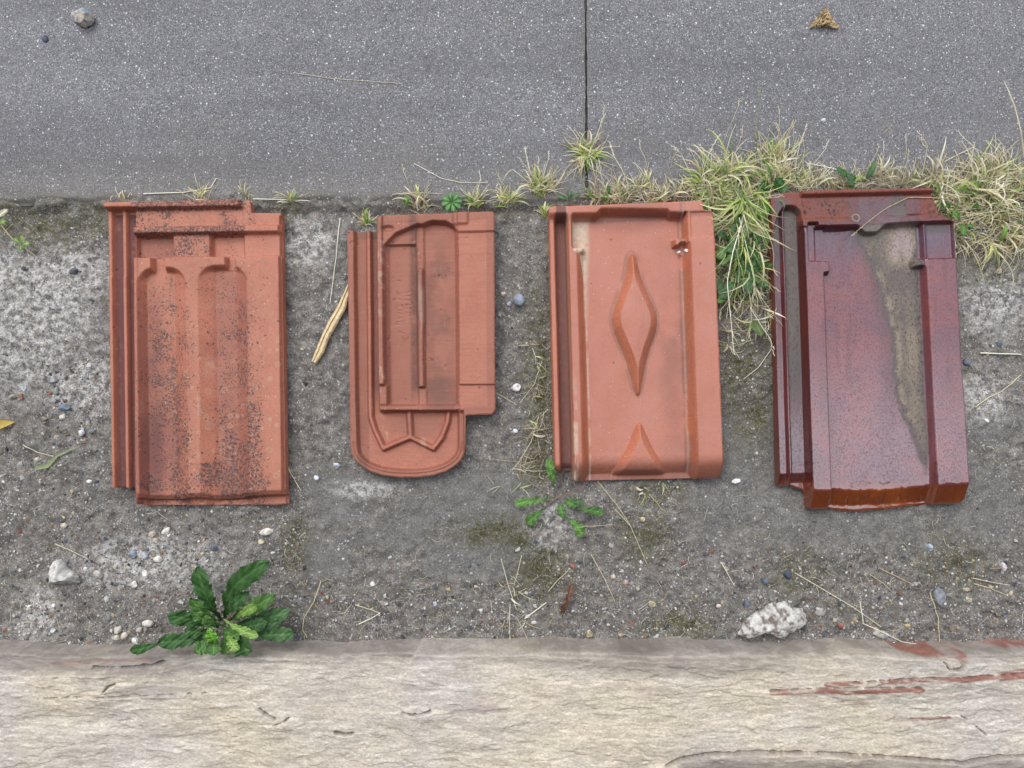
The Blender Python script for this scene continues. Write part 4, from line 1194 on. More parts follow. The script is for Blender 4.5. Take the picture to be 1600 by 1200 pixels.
G = 'small stones scattered on the dirt'
PEB = [
    # px, py, w, h, rot, colour, angularity, label
    (806, 606, 17, 15, .2, (226, 216, 208), .8, 'flat white chip right of the small tile with the rounded end'),
    (796, 474, 8, 7, .2, (176, 178, 190), .4, 'tiny pale pebble touching the left side of the round blue pebble'),
    (786, 459, 11, 9, .2, (196, 180, 158), .6, 'small beige stone just above and left of the round blue pebble'),
    (414, 832, 24, 11, .3, (222, 214, 192), .6, 'long cream stone below the lichen spotted tile'),
    (405, 848, 11, 8, .3, (208, 192, 150), .6, 'small yellowish stone just under the long cream stone'),
    (242, 875, 16, 11, -.1, (216, 206, 192), .6, 'white oval stone above the dandelion, right of two blue grey chips'),
    (220, 870, 13, 14, .3, (164, 166, 172), .7, 'grey blue angular chip above the dandelion'),
    (202, 869, 12, 15, .3, (134, 148, 166), .7, 'blue angular chip left of the grey chip above the dandelion'),
    (221, 898, 9, 11, .2, (230, 226, 218), .7, 'bright white chip above left of the dandelion leaves'),
    (202, 916, 16, 13, .6, (214, 206, 192), .8, 'white broken chip left of the upper dandelion leaves'),
    (230, 975, 18, 11, 0, (206, 198, 180), .3, 'pale oval pebble left of the dandelion near the ledge'),
    (216, 985, 11, 8, .2, (178, 166, 140), .3, 'tan pebble under the pale oval pebble near the ledge'),
    (180, 986, 14, 12, .2, (214, 200, 178), .5, 'cream stone left of the dandelion, top one of a trio'),
    (178, 998, 11, 9, .4, (204, 190, 166), .5, 'cream stone left of the dandelion, bottom left one of a trio'),
    (191, 995, 12, 10, .9, (204, 190, 168), .5, 'cream stone left of the dandelion, right one of a trio'),
    (207, 1003, 10, 12, .4, (220, 214, 202), .6, 'whitish stone in front of the ledge beside the long low dandelion leaf'),
    (233, 836, 12, 9, .2, (188, 172, 144), .4, 'tan stone under the lower left corner of the lichen spotted tile'),
    (253, 832, 16, 10, .6, (224, 216, 198), .5, 'cream white stone beside the tan stone under the spotted tile'),
    (240, 846, 9, 9, .6, (190, 170, 150), .5, 'small pinkish tan stone below the pair under the spotted tile'),
    (96, 822, 11, 12, .5, (206, 190, 166), .7, 'beige angular stone above the white triangular stone'),
    (147, 901, 20, 12, -.6, (176, 168, 154), .5, 'dull grey beige stone right of the white triangular stone'),
    (95, 636, 24, 12, -.05, (110, 128, 146), .7, 'flat slate blue stone left of the lichen spotted tile'),
    (122, 677, 12, 11, .3, (206, 208, 214), .6, 'white stone in the gravel hollow left of the spotted tile'),
    (139, 674, 11, 9, .3, (136, 138, 156), .6, 'violet grey stone right of the white stone in the gravel hollow'),
    (132, 662, 8, 12, -.2, (190, 172, 156), .4, 'beige oval pebble above the violet grey stone'),
    (79, 594, 16, 10, .2, (160, 164, 164), .4, 'pale grey green stone at the top of the gravel hollow on the left'),
    (82, 611, 9, 13, .1, (132, 136, 126), .3, 'olive grey pebble under the pale stone on the left'),
    (91, 652, 10, 8, .1, (206, 198, 180), .3, 'cream pebble under the slate blue stone'),
    (61, 655, 11, 9, .1, (150, 134, 110), .3, 'brown pebble below left of the slate blue stone'),
    (12, 621, 12, 11, .1, (150, 142, 120), .6, 'brownish stone at the left margin beside a brick crumb'),
    (26, 619, 8, 11, .1, (158, 104, 86), .6, 'small brick coloured stone at the left margin'),
    (31, 606, 8, 10, .1, (190, 196, 200), .7, 'pale blue white chip above the brick coloured stone at the left'),
    (51, 719, 14, 8, .05, (196, 184, 162), .4, 'cream oval pebble beside a bent green blade on the left'),
    (135, 753, 9, 6, .1, (228, 224, 216), .5, 'white pebble close to the left side of the spotted tile'),
    (524, 728, 10, 11, .3, (196, 202, 214), .7, 'bluish white chip left of the rounded end of the small tile'),
    (493, 747, 9, 9, .3, (212, 216, 220), .6, 'white chip between the spotted tile and the rounded tile end'),
    (581, 914, 8, 8, .2, (220, 212, 198), .5, 'white bead like stone on the smooth concrete below the small tile'),
    (600, 944, 11, 6, 0, (206, 196, 178), .4, 'flat cream stone near the crossed straws below the small tile'),
    (679, 945, 7, 9, .2, (178, 186, 198), .6, 'pale blue chip in the gravel below the small tile'),
    (1006, 813, 8, 8, .3, (222, 204, 160), .5, 'yellow cream stone below the diamond tile'),
    (1020, 945, 13, 10, -.5, (208, 188, 138), .6, 'yellow stone in the gravel under the diamond tile'),
    (922, 992, 12, 14, -.2, (198, 178, 130), .6, 'yellow sandstone crumb at the ledge, middle of the photo'),
    (979, 912, 9, 8, .2, (214, 168, 160), .4, 'pinkish white pebble in the gravel below the diamond tile'),
    (960, 904, 9, 7, .2, (204, 188, 170), .4, 'cream pebble just left of the pinkish pebble'),
    (1125, 948, 10, 7, 0, (210, 190, 184), .6, 'pink white square chip above left of the mortar lump'),
    (895, 886, 9, 8, .2, (178, 98, 76), .6, 'orange brick crumb near the brown dead leaf'),
    (1069, 881, 8, 8, .2, (170, 92, 72), .6, 'orange brick crumb right of the centre below the diamond tile'),
    (1318, 980, 10, 9, .1, (168, 94, 74), .5, 'orange brick crumb right of the mortar lump'),
    (1233, 899, 13, 14, .2, (66, 78, 98), .3, 'dark blue round pebble above the mortar lump'),
    (1198, 909, 10, 9, .2, (92, 106, 124), .3, 'slate blue pebble left of the dark blue one above the mortar lump'),
    (1168, 945, 13, 10, .2, (96, 104, 122), .4, 'blue grey pebble just above the mortar lump'),
    (1456, 857, 14, 12, .3, (170, 182, 196), .6, 'pale blue stone below the right side of the glazed tile'),
    (1574, 888, 11, 15, .4, (196, 186, 182), .4, 'pale oval stone near the right margin of the photo'),
    (1514, 923, 12, 8, -.2, (214, 198, 160), .6, 'yellowish chip in the gravel at the lower right'),
    (1518, 940, 13, 8, .2, (206, 186, 146), .6, 'cream yellow stone under the yellowish chip at the lower right'),
    (1474, 934, 18, 28, .1, (142, 144, 150), .4, 'flat grey stone half buried in the gravel at the lower right'),
    (1383, 994, 30, 13, -.25, (176, 168, 156), .6, 'flat grey chip lying against the ledge right of the mortar lump'),
    (1287, 959, 20, 13, .2, (164, 156, 146), .6, 'grey crumb right of the mortar lump'),
    (1421, 979, 10, 6, 0, (188, 164, 108), .4, 'ochre pebble in the gravel at the lower right'),
    (1285, 189, 9, 7, 0, (214, 216, 222), .5, 'small white pebble on the pavement above the glazed tile'),
    (1566, 422, 10, 10, 0, (208, 186, 156), .3, 'round beige pebble under the dry grass at the right'),
    (1516, 566, 12, 13, .2, (104, 112, 128), .5, 'blue grey stone right of the glazed tile'),
    (1569, 535, 9, 9, .2, (106, 116, 134), .5, 'blue stone near the pale straw at the right margin'),
    (1545, 657, 9, 6, -.8, (226, 222, 214), .5, 'white chip right of the glazed tile'),
    (1154, 752, 18, 10, 0, (222, 218, 212), .8, 'broken white chip beside the lower right corner of the diamond tile'),
    (805, 674, 9, 9, 0, (208, 210, 214), .5, 'white pebble right of the rounded tile end'),
    (72, 62, 10, 12, 0, (76, 84, 104), .3, 'dark blue stone set in the pavement at the top left'),
    (112, 423, 14, 11, .6, (84, 86, 92), .3, 'dark grey pebble left of the upper part of the spotted tile'),
    (80, 1004 - 18, 8, 8, .2, (220, 218, 212), .5, 'white speck like stone above the ledge at the far left'),
    (39, 952, 8, 9, .2, (216, 212, 202), .5, 'small white stone below the white triangular stone'),
    (82, 947, 8, 7, .2, (222, 218, 210), .5, 'small white stone right below the triangular stone'),
    (331, 858, 10, 9, .3, (88, 98, 118), .3, 'dark blue pebble below the spotted tile'),
]
for (px, py, w_, h_, rot, col, ang, lab) in PEB:
    stone(px, py, w_ * 1.02, h_ * 1.02, rot, col, lab, ang=ang, cat='stone', name='stone', group=G, sub=2, rough=.08, sink=.3)

for (px, py, w_, lab) in ((1055.5, 399, 7, 'left of two white crumbs lying in the broken lug of the diamond tile'), (1068, 396, 8, 'right of two white crumbs lying in the broken lug of the diamond tile')):
    o = stone(px, py, w_, w_ * .8, .5, (240, 236, 230), lab, ang=.8, cat='crumb', name='plaster_crumb', group='white crumbs on the diamond tile', rough=.1)
    o.location.z = .0235

# loose grit: thousands of grains, one object
def on_tile(px, py):
    return (160 < px < 452 and 310 < py < 796) or (535 < px < 780 and 328 < py < 750) or (853 < px < 1132 and 316 < py < 756) or (1200 < px < 1515 and 296 < py < 804)

def grit():
    Vb, Fb = ico(0)
    r_ = np.random.default_rng(77)
    pal = [((206, 204, 198), .17), ((168, 163, 155), .2), ((122, 116, 108), .25), ((88, 94, 110), .14), ((70, 68, 68), .08), ((142, 118, 96), .07), ((160, 92, 70), .025), ((188, 172, 136), .065)]
    pc = np.array([lin(*c) for c, _ in pal]); pw = np.array([p for _, p in pal]); pw /= pw.sum()
    VV = []; FF = []; CC = []
    N_ = 0; tries = 0
    while N_ < 7500 and tries < 90000:
        tries += 1
        px = r_.uniform(-40, 1640); py = r_.uniform(325, 1012)
        if on_tile(px, py): continue
        dens = .12 + .88 * sm(py, 830, 930)
        if 60 < px < 165 and 560 < py < 700: dens = 1.0
        if px < 160 and py > 700: dens = .6
        if px < 480 and py > 790: dens = max(dens, .75)
        if 480 < px < 830 and 740 < py < 905: dens *= .25
        if px > 1080 and 640 < py < 850: dens *= .5
        if r_.random() > dens * (.35 + 1.1 * fbm(np.array([px]), np.array([py]), 40, oct=3, seed=220)[0]): continue
        s_ = min(.00055 + r_.exponential(.00050), .0032)
        x, y = unproj(px, py, .001)
        V = Vb * (1 + .28 * r_.normal(size=Vb.shape)) * np.array([[s_ * r_.uniform(.8, 1.4), s_ * r_.uniform(.7, 1.2), s_ * r_.uniform(.5, .9)]])
        t = r_.uniform(0, 6.28); ca, sa = math.cos(t), math.sin(t)
        V = np.stack([V[:, 0] * ca - V[:, 1] * sa, V[:, 0] * sa + V[:, 1] * ca, V[:, 2]], -1)
        V += np.array([[x, y, ground_z(float(x), float(y)) + s_ * .25]])
        VV.append(V); FF.append(Fb + N_ * 12)
        c = pc[r_.choice(len(pc), p=pw)] * r_.uniform(.55, 1.0)
        CC.append(np.tile(c, (12, 1)))
        N_ += 1
    # sparse grains on the paving
    k = 0
    while k < 420:
        px = r_.uniform(-20, 1620); py = r_.uniform(-10, 312)
        s_ = r_.uniform(.0005, .0012)
        x, y = unproj(px, py, .009)
        V = Vb * (1 + .2 * r_.normal(size=Vb.shape)) * s_ * np.array([[1.2, .9, .5]]) + np.array([[x, y, .0088]])
        VV.append(V); FF.append(Fb + N_ * 12)
        CC.append(np.tile(pc[r_.choice([0, 0, 1, 3])], (12, 1)))
        N_ += 1; k += 1
    o = make_mesh('gravel', np.concatenate(VV), np.concatenate(FF), M_GRIT, cols=np.concatenate(CC), smooth=False)
    tag(o, 'loose grey and white grit scattered over the dirt around the tiles', 'gravel', kind='stuff')
grit()

# ------------------------------------------------------------------ blades, stems and straws
class Strands:
    def __init__(s): s.V = []; s.F = []; s.C = []; s.n = 0
    def tube(s, pts, r0, r1, c0, c1, sides=3):
        pts = np.asarray(pts, float); n = len(pts)
        d = np.gradient(pts, axis=0); d /= np.linalg.norm(d, axis=1, keepdims=True) + 1e-12
        up = np.array([0, 0, 1.0]); side = np.cross(d, up); nl = np.linalg.norm(side, axis=1, keepdims=True)
        side = np.where(nl < 1e-3, np.array([[1.0, 0, 0]]), side / np.maximum(nl, 1e-9))
        bn = np.cross(side, d)
        t = np.linspace(0, 1, n)[:, None]
        rr = r0 + (r1 - r0) * t
        for k in range(sides):
            a_ = 2 * math.pi * k / sides + .5
            s.V.append(pts + (side * math.cos(a_) + bn * math.sin(a_)) * rr)
        for k in range(sides):
            b0 = s.n + k * n; b1 = s.n + ((k + 1) % sides) * n
            i = np.arange(n - 1)
            s.F.append(np.stack([b0 + i, b0 + i + 1, b1 + i + 1, b1 + i], -1))
        cc = np.array(c0)[None] * (1 - t) + np.array(c1)[None] * t
        s.C.append(np.tile(cc, (sides, 1)))
        s.n += n * sides
    def blade(s, pts, wd, c0, c1, fold=.35):
        pts = np.asarray(pts, float); n = len(pts)
        d = np.gradient(pts, axis=0); d /= np.linalg.norm(d, axis=1, keepdims=True) + 1e-12
        side = np.cross(d, np.array([0, 0, 1.0])); nl = np.linalg.norm(side, axis=1, keepdims=True)
        side = np.where(nl < 1e-3, np.array([[1.0, 0, 0]]), side / np.maximum(nl, 1e-9))
        nb = np.cross(side, d)
        t = np.linspace(0, 1, n)[:, None]
        ww = wd * .5 * np.clip(1.15 * (1 - t ** 2.2), .06, 1) * np.clip(.6 + t * 3, 0, 1)
        s.V += [pts - side * ww + nb * ww * fold, pts, pts + side * ww + nb * ww * fold]
        i = np.arange(n - 1)
        for a_ in (0, 1):
            b0 = s.n + a_ * n; b1 = b0 + n
            s.F.append(np.stack([b0 + i, b1 + i, b1 + i + 1, b0 + i + 1], -1))
        cc = np.array(c0)[None] * (1 - t) + np.array(c1)[None] * t
        s.C.append(np.tile(cc, (3, 1)))
        s.n += 3 * n
    def build(s, name, mat, parent=None, loc=(0, 0, 0)):
        V = np.concatenate(s.V) - np.array([loc])
        o = make_mesh(name, V, np.concatenate(s.F), mat, cols=np.concatenate(s.C), parent=parent)
        if parent is None: o.location = loc
        return o

STRAWC = [lin(222, 212, 182), lin(208, 194, 154), lin(236, 230, 206), lin(190, 172, 134), lin(216, 206, 164)]
GREENC = [lin(146, 172, 80), lin(112, 148, 68), lin(174, 190, 100), lin(96, 134, 62), lin(196, 202, 122)]
R = np.random.default_rng(5)

def arc_pts(x, y, z, ang, L, lift, curl=0.0, n=6, tipdrop=0.0):
    t = np.linspace(0, 1, n)
    a_ = ang + curl * t
    dx = np.cumsum(np.cos(a_)) / n * L; dy = np.cumsum(np.sin(a_)) / n * L
    dx -= dx[0]; dy -= dy[0]
    zz = z + lift * np.sin(np.clip(t * 1.0, 0, 1) * math.pi * .62) / math.sin(math.pi * .5) - tipdrop * t ** 2.5
    return np.stack([x + dx, y + dy, np.maximum(zz, z)], -1)

def seedhead(S, p, ang, L, c):
    for k in range(7):
        t = k / 7
        bx = p + np.array([math.cos(ang), math.sin(ang), .1]) * L * t
        a2 = ang + R.uniform(-.8, .8)
        q = bx + np.array([math.cos(a2), math.sin(a2), .15]) * L * .28
        S.tube([bx, (bx + q) / 2, q], .0005, .0002, c, c)

def add_tuft(S, px, py, n, Lpx, straw=.5, spread=math.pi, dirn=math.pi / 2, rad=6, heads=0, lift=.6, wide=1.0):
    for i in range(n):
        rx, ry = R.normal(0, rad * .5), R.normal(0, rad * .4)
        x, y = unproj(px + rx, py + ry, .004); x, y = float(x), float(y)
        z = ground_z(x, y)
        a_ = dirn + R.uniform(-spread, spread)
        L = Lpx * .00086 * R.uniform(.5, 1.35)
        isS = R.random() < straw
        c0 = np.array(STRAWC[R.integers(5)] if isS else GREENC[R.integers(5)])
        c1 = np.array(STRAWC[R.integers(5)]) if R.random() < .45 else c0 * 1.1
        if isS and R.random() < .6:
            S.tube(arc_pts(x, y, z, a_, L * 1.25, L * lift * R.uniform(.3, .9), R.uniform(-.8, .8), 6, L * .2), .0005, .0003, c0, c1)
        else:
            S.blade(arc_pts(x, y, z, a_, L, L * lift * R.uniform(.3, 1.2), R.normal(0, .9), 6, L * .4 * R.random()), R.choice([.0008, .0011, .0015, .0022, .003]) * R.uniform(.8, 1.1) * wide, c0, c1)
    for i in range(heads):
        x, y = unproj(px + R.normal(0, rad), py + R.normal(0, rad * .5), .004); x, y = float(x), float(y)
        a_ = dirn + R.uniform(-spread, spread) * .6
        L = Lpx * .00086 * R.uniform(1.1, 1.9)
        c = np.array(STRAWC[R.integers(5)])
        P = arc_pts(x, y, ground_z(x, y), a_, L, L * .5, R.uniform(-.5, .5), 7, 0)
        S.tube(P, .0004, .0003, c * .9, c)
        seedhead(S, P[-1], a_, .012, c)

def tuft_thing(px, py, n, L, label, **kw):
    S = Strands(); add_tuft(S, px, py, n, L, **kw)
    x, y = unproj(px, py, 0)
    o = S.build('grass_tuft', M_GRASS, loc=(float(x), float(y), 0))
    tag(o, label, 'grass tuft', 'small grass tufts along the pavement edge')

tuft_thing(915, 246, 120, 36, 'round grass tuft growing in the joint between the two pavement slabs', straw=.5, rad=16, heads=3, lift=.5)
tuft_thing(455, 316, 34, 24, 'small yellow grass tuft at the upper right corner of the lichen spotted tile', straw=.6, spread=1.8, rad=5)
tuft_thing(572, 350, 34, 26, 'small green grass tuft in the notch at the top left of the small tile', straw=.5, spread=1.2, rad=4)
tuft_thing(655, 322, 46, 32, 'pale grass tuft behind the top of the small tile, left of the star shaped weed', straw=.8, spread=1.2, rad=10, heads=1)
tuft_thing(743, 318, 60, 26, 'green grass tuft behind the top of the small tile, right of the star shaped weed', straw=.4, spread=1.5, rad=8, heads=1)
tuft_thing(793, 316, 60, 28, 'grass tuft between the small tile and the diamond tile', straw=.5, spread=1.5, rad=9, heads=2)
tuft_thing(845, 300, 110, 36, 'bushy grass tuft above the top left corner of the diamond tile', straw=.5, spread=1.5, rad=13, heads=5)
tuft_thing(852, 336, 24, 22, 'small bright green tuft against the top left side of the diamond tile', straw=.05, spread=.7, rad=5, wide=1.5)
tuft_thing(318, 314, 30, 26, 'thin yellow grass sprigs behind the top rim of the lichen spotted tile', straw=.8, spread=1.1, rad=22)
tuft_thing(387, 312, 8, 30, 'few upright dry stalks behind the top right corner of the spotted tile', straw=.9, spread=.5, rad=4)
tuft_thing(190, 314, 6, 16, 'two tiny yellow sprigs behind the top left corner of the spotted tile', straw=.9, spread=.7, rad=14)

def grass_field():
    S = Strands()
    zones = [  # x0,x1,y0,y1, n tufts, blades, L, straw, dir, spread, heads
        (925, 1100, 300, 322, 34, 13, 36, .72, math.pi / 2, 1.1, .3),
        (1095, 1212, 268, 330, 70, 13, 46, .38, math.pi / 2, 2.0, .3),
        (1122, 1190, 325, 440, 64, 8, 40, .30, -math.pi / 2, 2.4, .1),
        (1142, 1180, 285, 385, 60, 4, 84, .10, -math.pi / 2, .36, .05),
        (1140, 1182, 400, 445, 20, 4, 62, .35, -math.pi / 2, .45, .1),
        (1125, 1205, 430, 510, 26, 7, 34, .75, -math.pi / 2, 1.6, .08),
        (1210, 1460, 280, 300, 40, 11, 32, .75, math.pi / 2, 1.2, .25),
        (1450, 1620, 268, 352, 120, 13, 50, .70, math.pi / 2, 2.6, .22),
        (1485, 1620, 340, 388, 36, 10, 40, .75, -math.pi / 2, 1.4, .1),
        (1185, 1245, 248, 300, 24, 14, 38, .7, math.pi / 2, 1.3, .5),
        (1130, 1205, 500, 545, 10, 4, 24, .9, -math.pi / 2, 2, .0),
        (832, 858, 490, 600, 8, 3, 18, .4, 1, 3.1, 0),
        (818, 862, 620, 760, 13, 4, 24, .8, 1, 3.1, 0),
        (775, 830, 750, 770, 3, 3, 22, .7, 1, 3.1, 0),
        (985, 1050, 752, 790, 5, 3, 20, .95, -1.4, 1.2, 0),
        (770, 830, 905, 985, 9, 3, 26, .98, 1, 3.1, 0),
        (1480, 1600, 370, 420, 10, 3, 34, .95, -1.6, .7, .3)]
    for (x0, x1, y0, y1, nt, nb, L, st, dr, sp, hd) in zones:
        for i in range(nt):
            if R.random() < .42: continue
            add_tuft(S, R.uniform(x0, x1), R.uniform(y0, y1), nb, L * R.uniform(.7, 1.35), straw=st, spread=sp, dirn=dr + R.uniform(-.3, .3), rad=8, heads=int(R.random() < hd) * 1, lift=.55)
    # dead thatch lying flat under the tufts
    for (x0, x1, y0, y1, n_) in ((1130, 1205, 270, 330, 260), (925, 1130, 298, 320, 200), (1210, 1460, 276, 299, 420), (1455, 1620, 262, 380, 480), (1128, 1200, 330, 520, 160), (820, 862, 600, 750, 60)):
        for k in range(n_):
            x, y = unproj(R.uniform(x0, x1), R.uniform(y0, y1), .006); x, y = float(x), float(y)
            L = R.uniform(.006, .034); a_ = R.uniform(0, 6.28); t = np.linspace(0, 1, 5); cu = R.normal(0, .5); kk = R.normal(0, .7) * (t > .5)
            z = ground_z(x, y) + R.uniform(.001, .012)
            P = np.stack([x + L * t * np.cos(a_ + cu * t + kk * .3), y + L * t * np.sin(a_ + cu * t + kk * .3), z + .004 * np.sin(t * 3) * R.random()], -1)
            c = np.array(STRAWC[R.integers(5)]) * R.uniform(.35, 1.0)
            S.tube(P, R.choice([.0003, .0004, .0007]), .0002, c, c)
    o = S.build('grass', M_GRASS)
    tag(o, 'dry yellow and green grass growing along the pavement edge and between the right hand tiles', 'grass', kind='stuff')
grass_field()

# tall stalks that stand out
def stalk(pxs, label, w0=.0007, col=0, head=True, zs=None, colr=None):
    S = Strands()
    pts = []
    for k, (px, py) in enumerate(pxs):
        z = (zs[k] if zs else .012)
        x, y = unproj(px, py, z); pts.append((float(x), float(y), z))
    # resample smooth
    P = np.array(pts); t = np.linspace(0, len(P) - 1, len(P) * 4)
    Q = np.stack([np.interp(t, np.arange(len(P)), P[:, k]) for k in range(3)], -1)
    c = np.array(colr or STRAWC[col])
    S.tube(Q, w0, w0 * .6, c * .9, c, sides=5)
    if head:
        a_ = math.atan2(Q[-1, 1] - Q[-3, 1], Q[-1, 0] - Q[-3, 0])
        for back in (0, 3, 6):
            i = max(len(Q) - 1 - back, 0)
            seedhead(S, Q[i], a_, .009, c)
    o = S.build('grass_stalk', M_STRAW, loc=tuple(Q[0]))
    tag(o, label, 'grass stalk', 'single grass stalks standing above the tufts')

stalk([(1186, 290), (1182, 240), (1184, 190), (1188, 145)], 'tall green stalk rising over the pavement above the gap beside the glazed tile', zs=[.01, .03, .05, .06], colr=lin(120, 128, 90))
stalk([(1600, 245), (1595, 205), (1585, 165), (1574, 138)], 'thick dry seed stalk at the right margin over the pavement', w0=.0011, zs=[.03, .05, .06, .065])
stalk([(1241, 290), (1244, 250), (1250, 225), (1258, 205)], 'dry stalk with a seed tip above the left end of the glazed tile', zs=[.01, .03, .04, .05])
stalk([(1440, 278), (1446, 245), (1449, 228), (1440, 212)], 'dry stalk with a seed tip above the right end of the glazed tile', zs=[.01, .03, .04, .05])
stalk([(1094, 292), (1100, 262), (1110, 235), (1120, 218)], 'feathery seed stalk leaning right above the diamond tile', zs=[.01, .03, .04, .05])
stalk([(1092, 300), (1078, 270), (1064, 240), (1058, 232)], 'dry stalk leaning left above the diamond tile', zs=[.01, .03, .04, .05])
stalk([(982, 288), (970, 262), (958, 242), (955, 230)], 'short dry seed stalk above the middle of the diamond tile', zs=[.01, .025, .03, .035])
stalk([(845, 300), (832, 275), (826, 262), (822, 240)], 'fine seed stalk above the bushy tuft left of the diamond tile', zs=[.01, .025, .03, .035])
stalk([(1480, 310), (1420, 308), (1385, 325), (1358, 345), (1338, 362)], 'curved grass stem with dark seed head lying over the top of the glazed tile', w0=.0006, zs=[.028, .030, .030, .029, .027], col=3)
stalk([(1160, 345), (1146, 390), (1136, 440), (1142, 500), (1146, 545)], 'long pale drooping stem between the diamond tile and the glazed tile', w0=.0008, zs=[.03, .04, .04, .03, .02], col=2, head=True)
stalk([(1155, 340), (1170, 400), (1180, 445), (1176, 460)], 'second drooping stem with a bend between the diamond tile and the glazed tile', w0=.0006, zs=[.03, .04, .03, .02])
stalk([(1172, 480), (1190, 510), (1204, 530), (1206, 546)], 'drooping stem with a seed head touching the left side of the glazed tile', w0=.0006, zs=[.03, .03, .03, .02])

STRAWS = [  # points, width m, colour idx, label
    ([(460, 117), (520, 126), (630, 134)], .0006, 0, 'thin pale straw lying on the upper middle of the pavement'),
    ([(228, 305), (290, 303), (332, 296), (341, 281)], .0011, 2, 'bent pale blade lying on the pavement behind the lichen spotted tile'),
    ([(648, 258), (690, 281), (722, 288), (762, 288)], .0008, 2, 'curved pale straw on the pavement above the small tile'),
    ([(614, 306), (645, 303), (690, 305)], .0008, 4, 'straight straw behind the top of the small tile'),
    ([(398, 313), (440, 314), (485, 316)], .0011, 2, 'straight white straw at the top right of the lichen spotted tile'),
    ([(531, 340), (525, 400), (515, 474)], .0010, 2, 'long thin straw left of the small tile, above the wood splinter'),
    ([(1500, 300), (1540, 310), (1600, 303)], .0009, 1, 'long dry straw lying in the grass at the right'),
    ([(1260, 258), (1300, 266), (1345, 286)], .0012, 2, 'broad pale straw in the grass above the glazed tile'),
    ([(1472, 255), (1495, 243), (1518, 232)], .0012, 0, 'short broad straw on the pavement above the dry grass at the right'),
    ([(1452, 277), (1475, 280), (1500, 290)], .0014, 1, 'reddish tan straw above the right end of the glazed tile'),
    ([(1536, 551), (1565, 552), (1600, 553)], .0017, 2, 'thick white straw at the right margin beside the glazed tile'),
    ([(1488, 400), (1510, 388), (1532, 375)], .0010, 2, 'pale straw leaning on the upper right corner of the glazed tile'),
    ([(34, 695), (55, 707), (80, 713)], .0009, 0, 'thin straw meeting a green blade left of the spotted tile'),
    ([(442, 712), (455, 742), (470, 767)], .0009, 0, 'thin straw sticking out beside the lower right of the spotted tile'),
    ([(555, 945), (580, 953), (592, 958)], .0010, 4, 'short straw left arm of a cross below the small tile'),
    ([(560, 976), (580, 967), (594, 958)], .0012, 2, 'pale short straw lower arm of a cross below the small tile'),
    ([(783, 873), (794, 915), (807, 953)], .0009, 0, 'upright thin straw in the gravel below the gap of the middle tiles'),
    ([(815, 868), (810, 890), (803, 915)], .0009, 4, 'short straw beside the moss below the middle tiles'),
    ([(820, 968), (838, 955), (854, 943)], .0014, 2, 'thick pale straw left of the brown dead leaf'),
    ([(857, 925), (872, 907), (888, 892)], .0007, 0, 'thin straw pointing at the orange brick crumb'),
    ([(797, 945), (796, 970), (797, 1000)], .0008, 0, 'upright straw reaching the ledge in the middle'),
    ([(924, 867), (945, 905), (961, 940)], .0008, 4, 'long thin straw below the diamond tile, left of its middle'),
    ([(934, 752), (965, 790), (985, 820), (1012, 882)], .0009, 1, 'long fine straw leading down from the diamond tile'),
    ([(962, 797), (975, 810), (985, 822)], .0009, 4, 'short straw joining the long fine one below the diamond tile'),
    ([(890, 822), (925, 823), (958, 820)], .0006, 1, 'level thin straw right of the weed leaves below the diamond tile'),
    ([(1128, 880), (1138, 898), (1148, 916)], .0011, 0, 'stubby straw above left of the mortar lump'),
    ([(1242, 895), (1290, 923), (1335, 950), (1378, 980)], .0011, 0, 'long diagonal straw right of the mortar lump'),
    ([(1375, 888), (1400, 900), (1424, 912)], .0009, 1, 'short straw in the gravel below the glazed tile, right half'),
    ([(1360, 898), (1382, 912), (1395, 925)], .0007, 1, 'fine straw left of the short one below the glazed tile'),
    ([(1455, 927), (1466, 965), (1468, 1003)], .0008, 4, 'upright thin straw at the lower right by the flat grey stone'),
    ([(1522, 904), (1550, 910), (1580, 915)], .0009, 0, 'upper of two straws near the right margin in the gravel'),
    ([(1525, 913), (1550, 920), (1578, 932)], .0009, 4, 'lower of two straws near the right margin in the gravel'),
    ([(1345, 940), (1350, 975), (1375, 986), (1410, 1003), (1440, 1007)], .0009, 2, 'looping pale stem ending on the ledge right of the mortar lump'),
    ([(1207, 545), (1185, 575), (1163, 592)], .0008, 2, 'fine straw beside the left side of the glazed tile'),
    ([(1525, 636), (1550, 620), (1568, 612), (1600, 585)], .0011, 4, 'grey bent twig like stem near the right margin beside the glazed tile'),
    ([(501, 908), (490, 940), (475, 965), (474, 985), (480, 996)], .0010, 4, 'pale curved blade in the gravel right of the dandelion'),
    ([(85, 850), (105, 858), (135, 873)], .0008, 0, 'thin straw above the white triangular stone'),
    ([(1390, 198), (1378, 210)], .0008, 3, 'tiny brown bit on the pavement above the glazed tile'),
    ([(775, 614), (790, 622), (808, 633)], .0009, 1, 'dry stem at the lower right corner of the small tile'),
    ([(848, 560), (835, 600), (812, 630)], .0007, 0, 'fine bent stem left of the diamond tile'),
    ([(842, 650), (830, 690), (812, 720), (800, 735)], .0008, 0, 'pale stem leaning away from the lower left of the diamond tile'),
    ([(760, 716), (790, 720), (826, 723)], .0006, 3, 'fine brown stem right of the rounded tile end'),
]
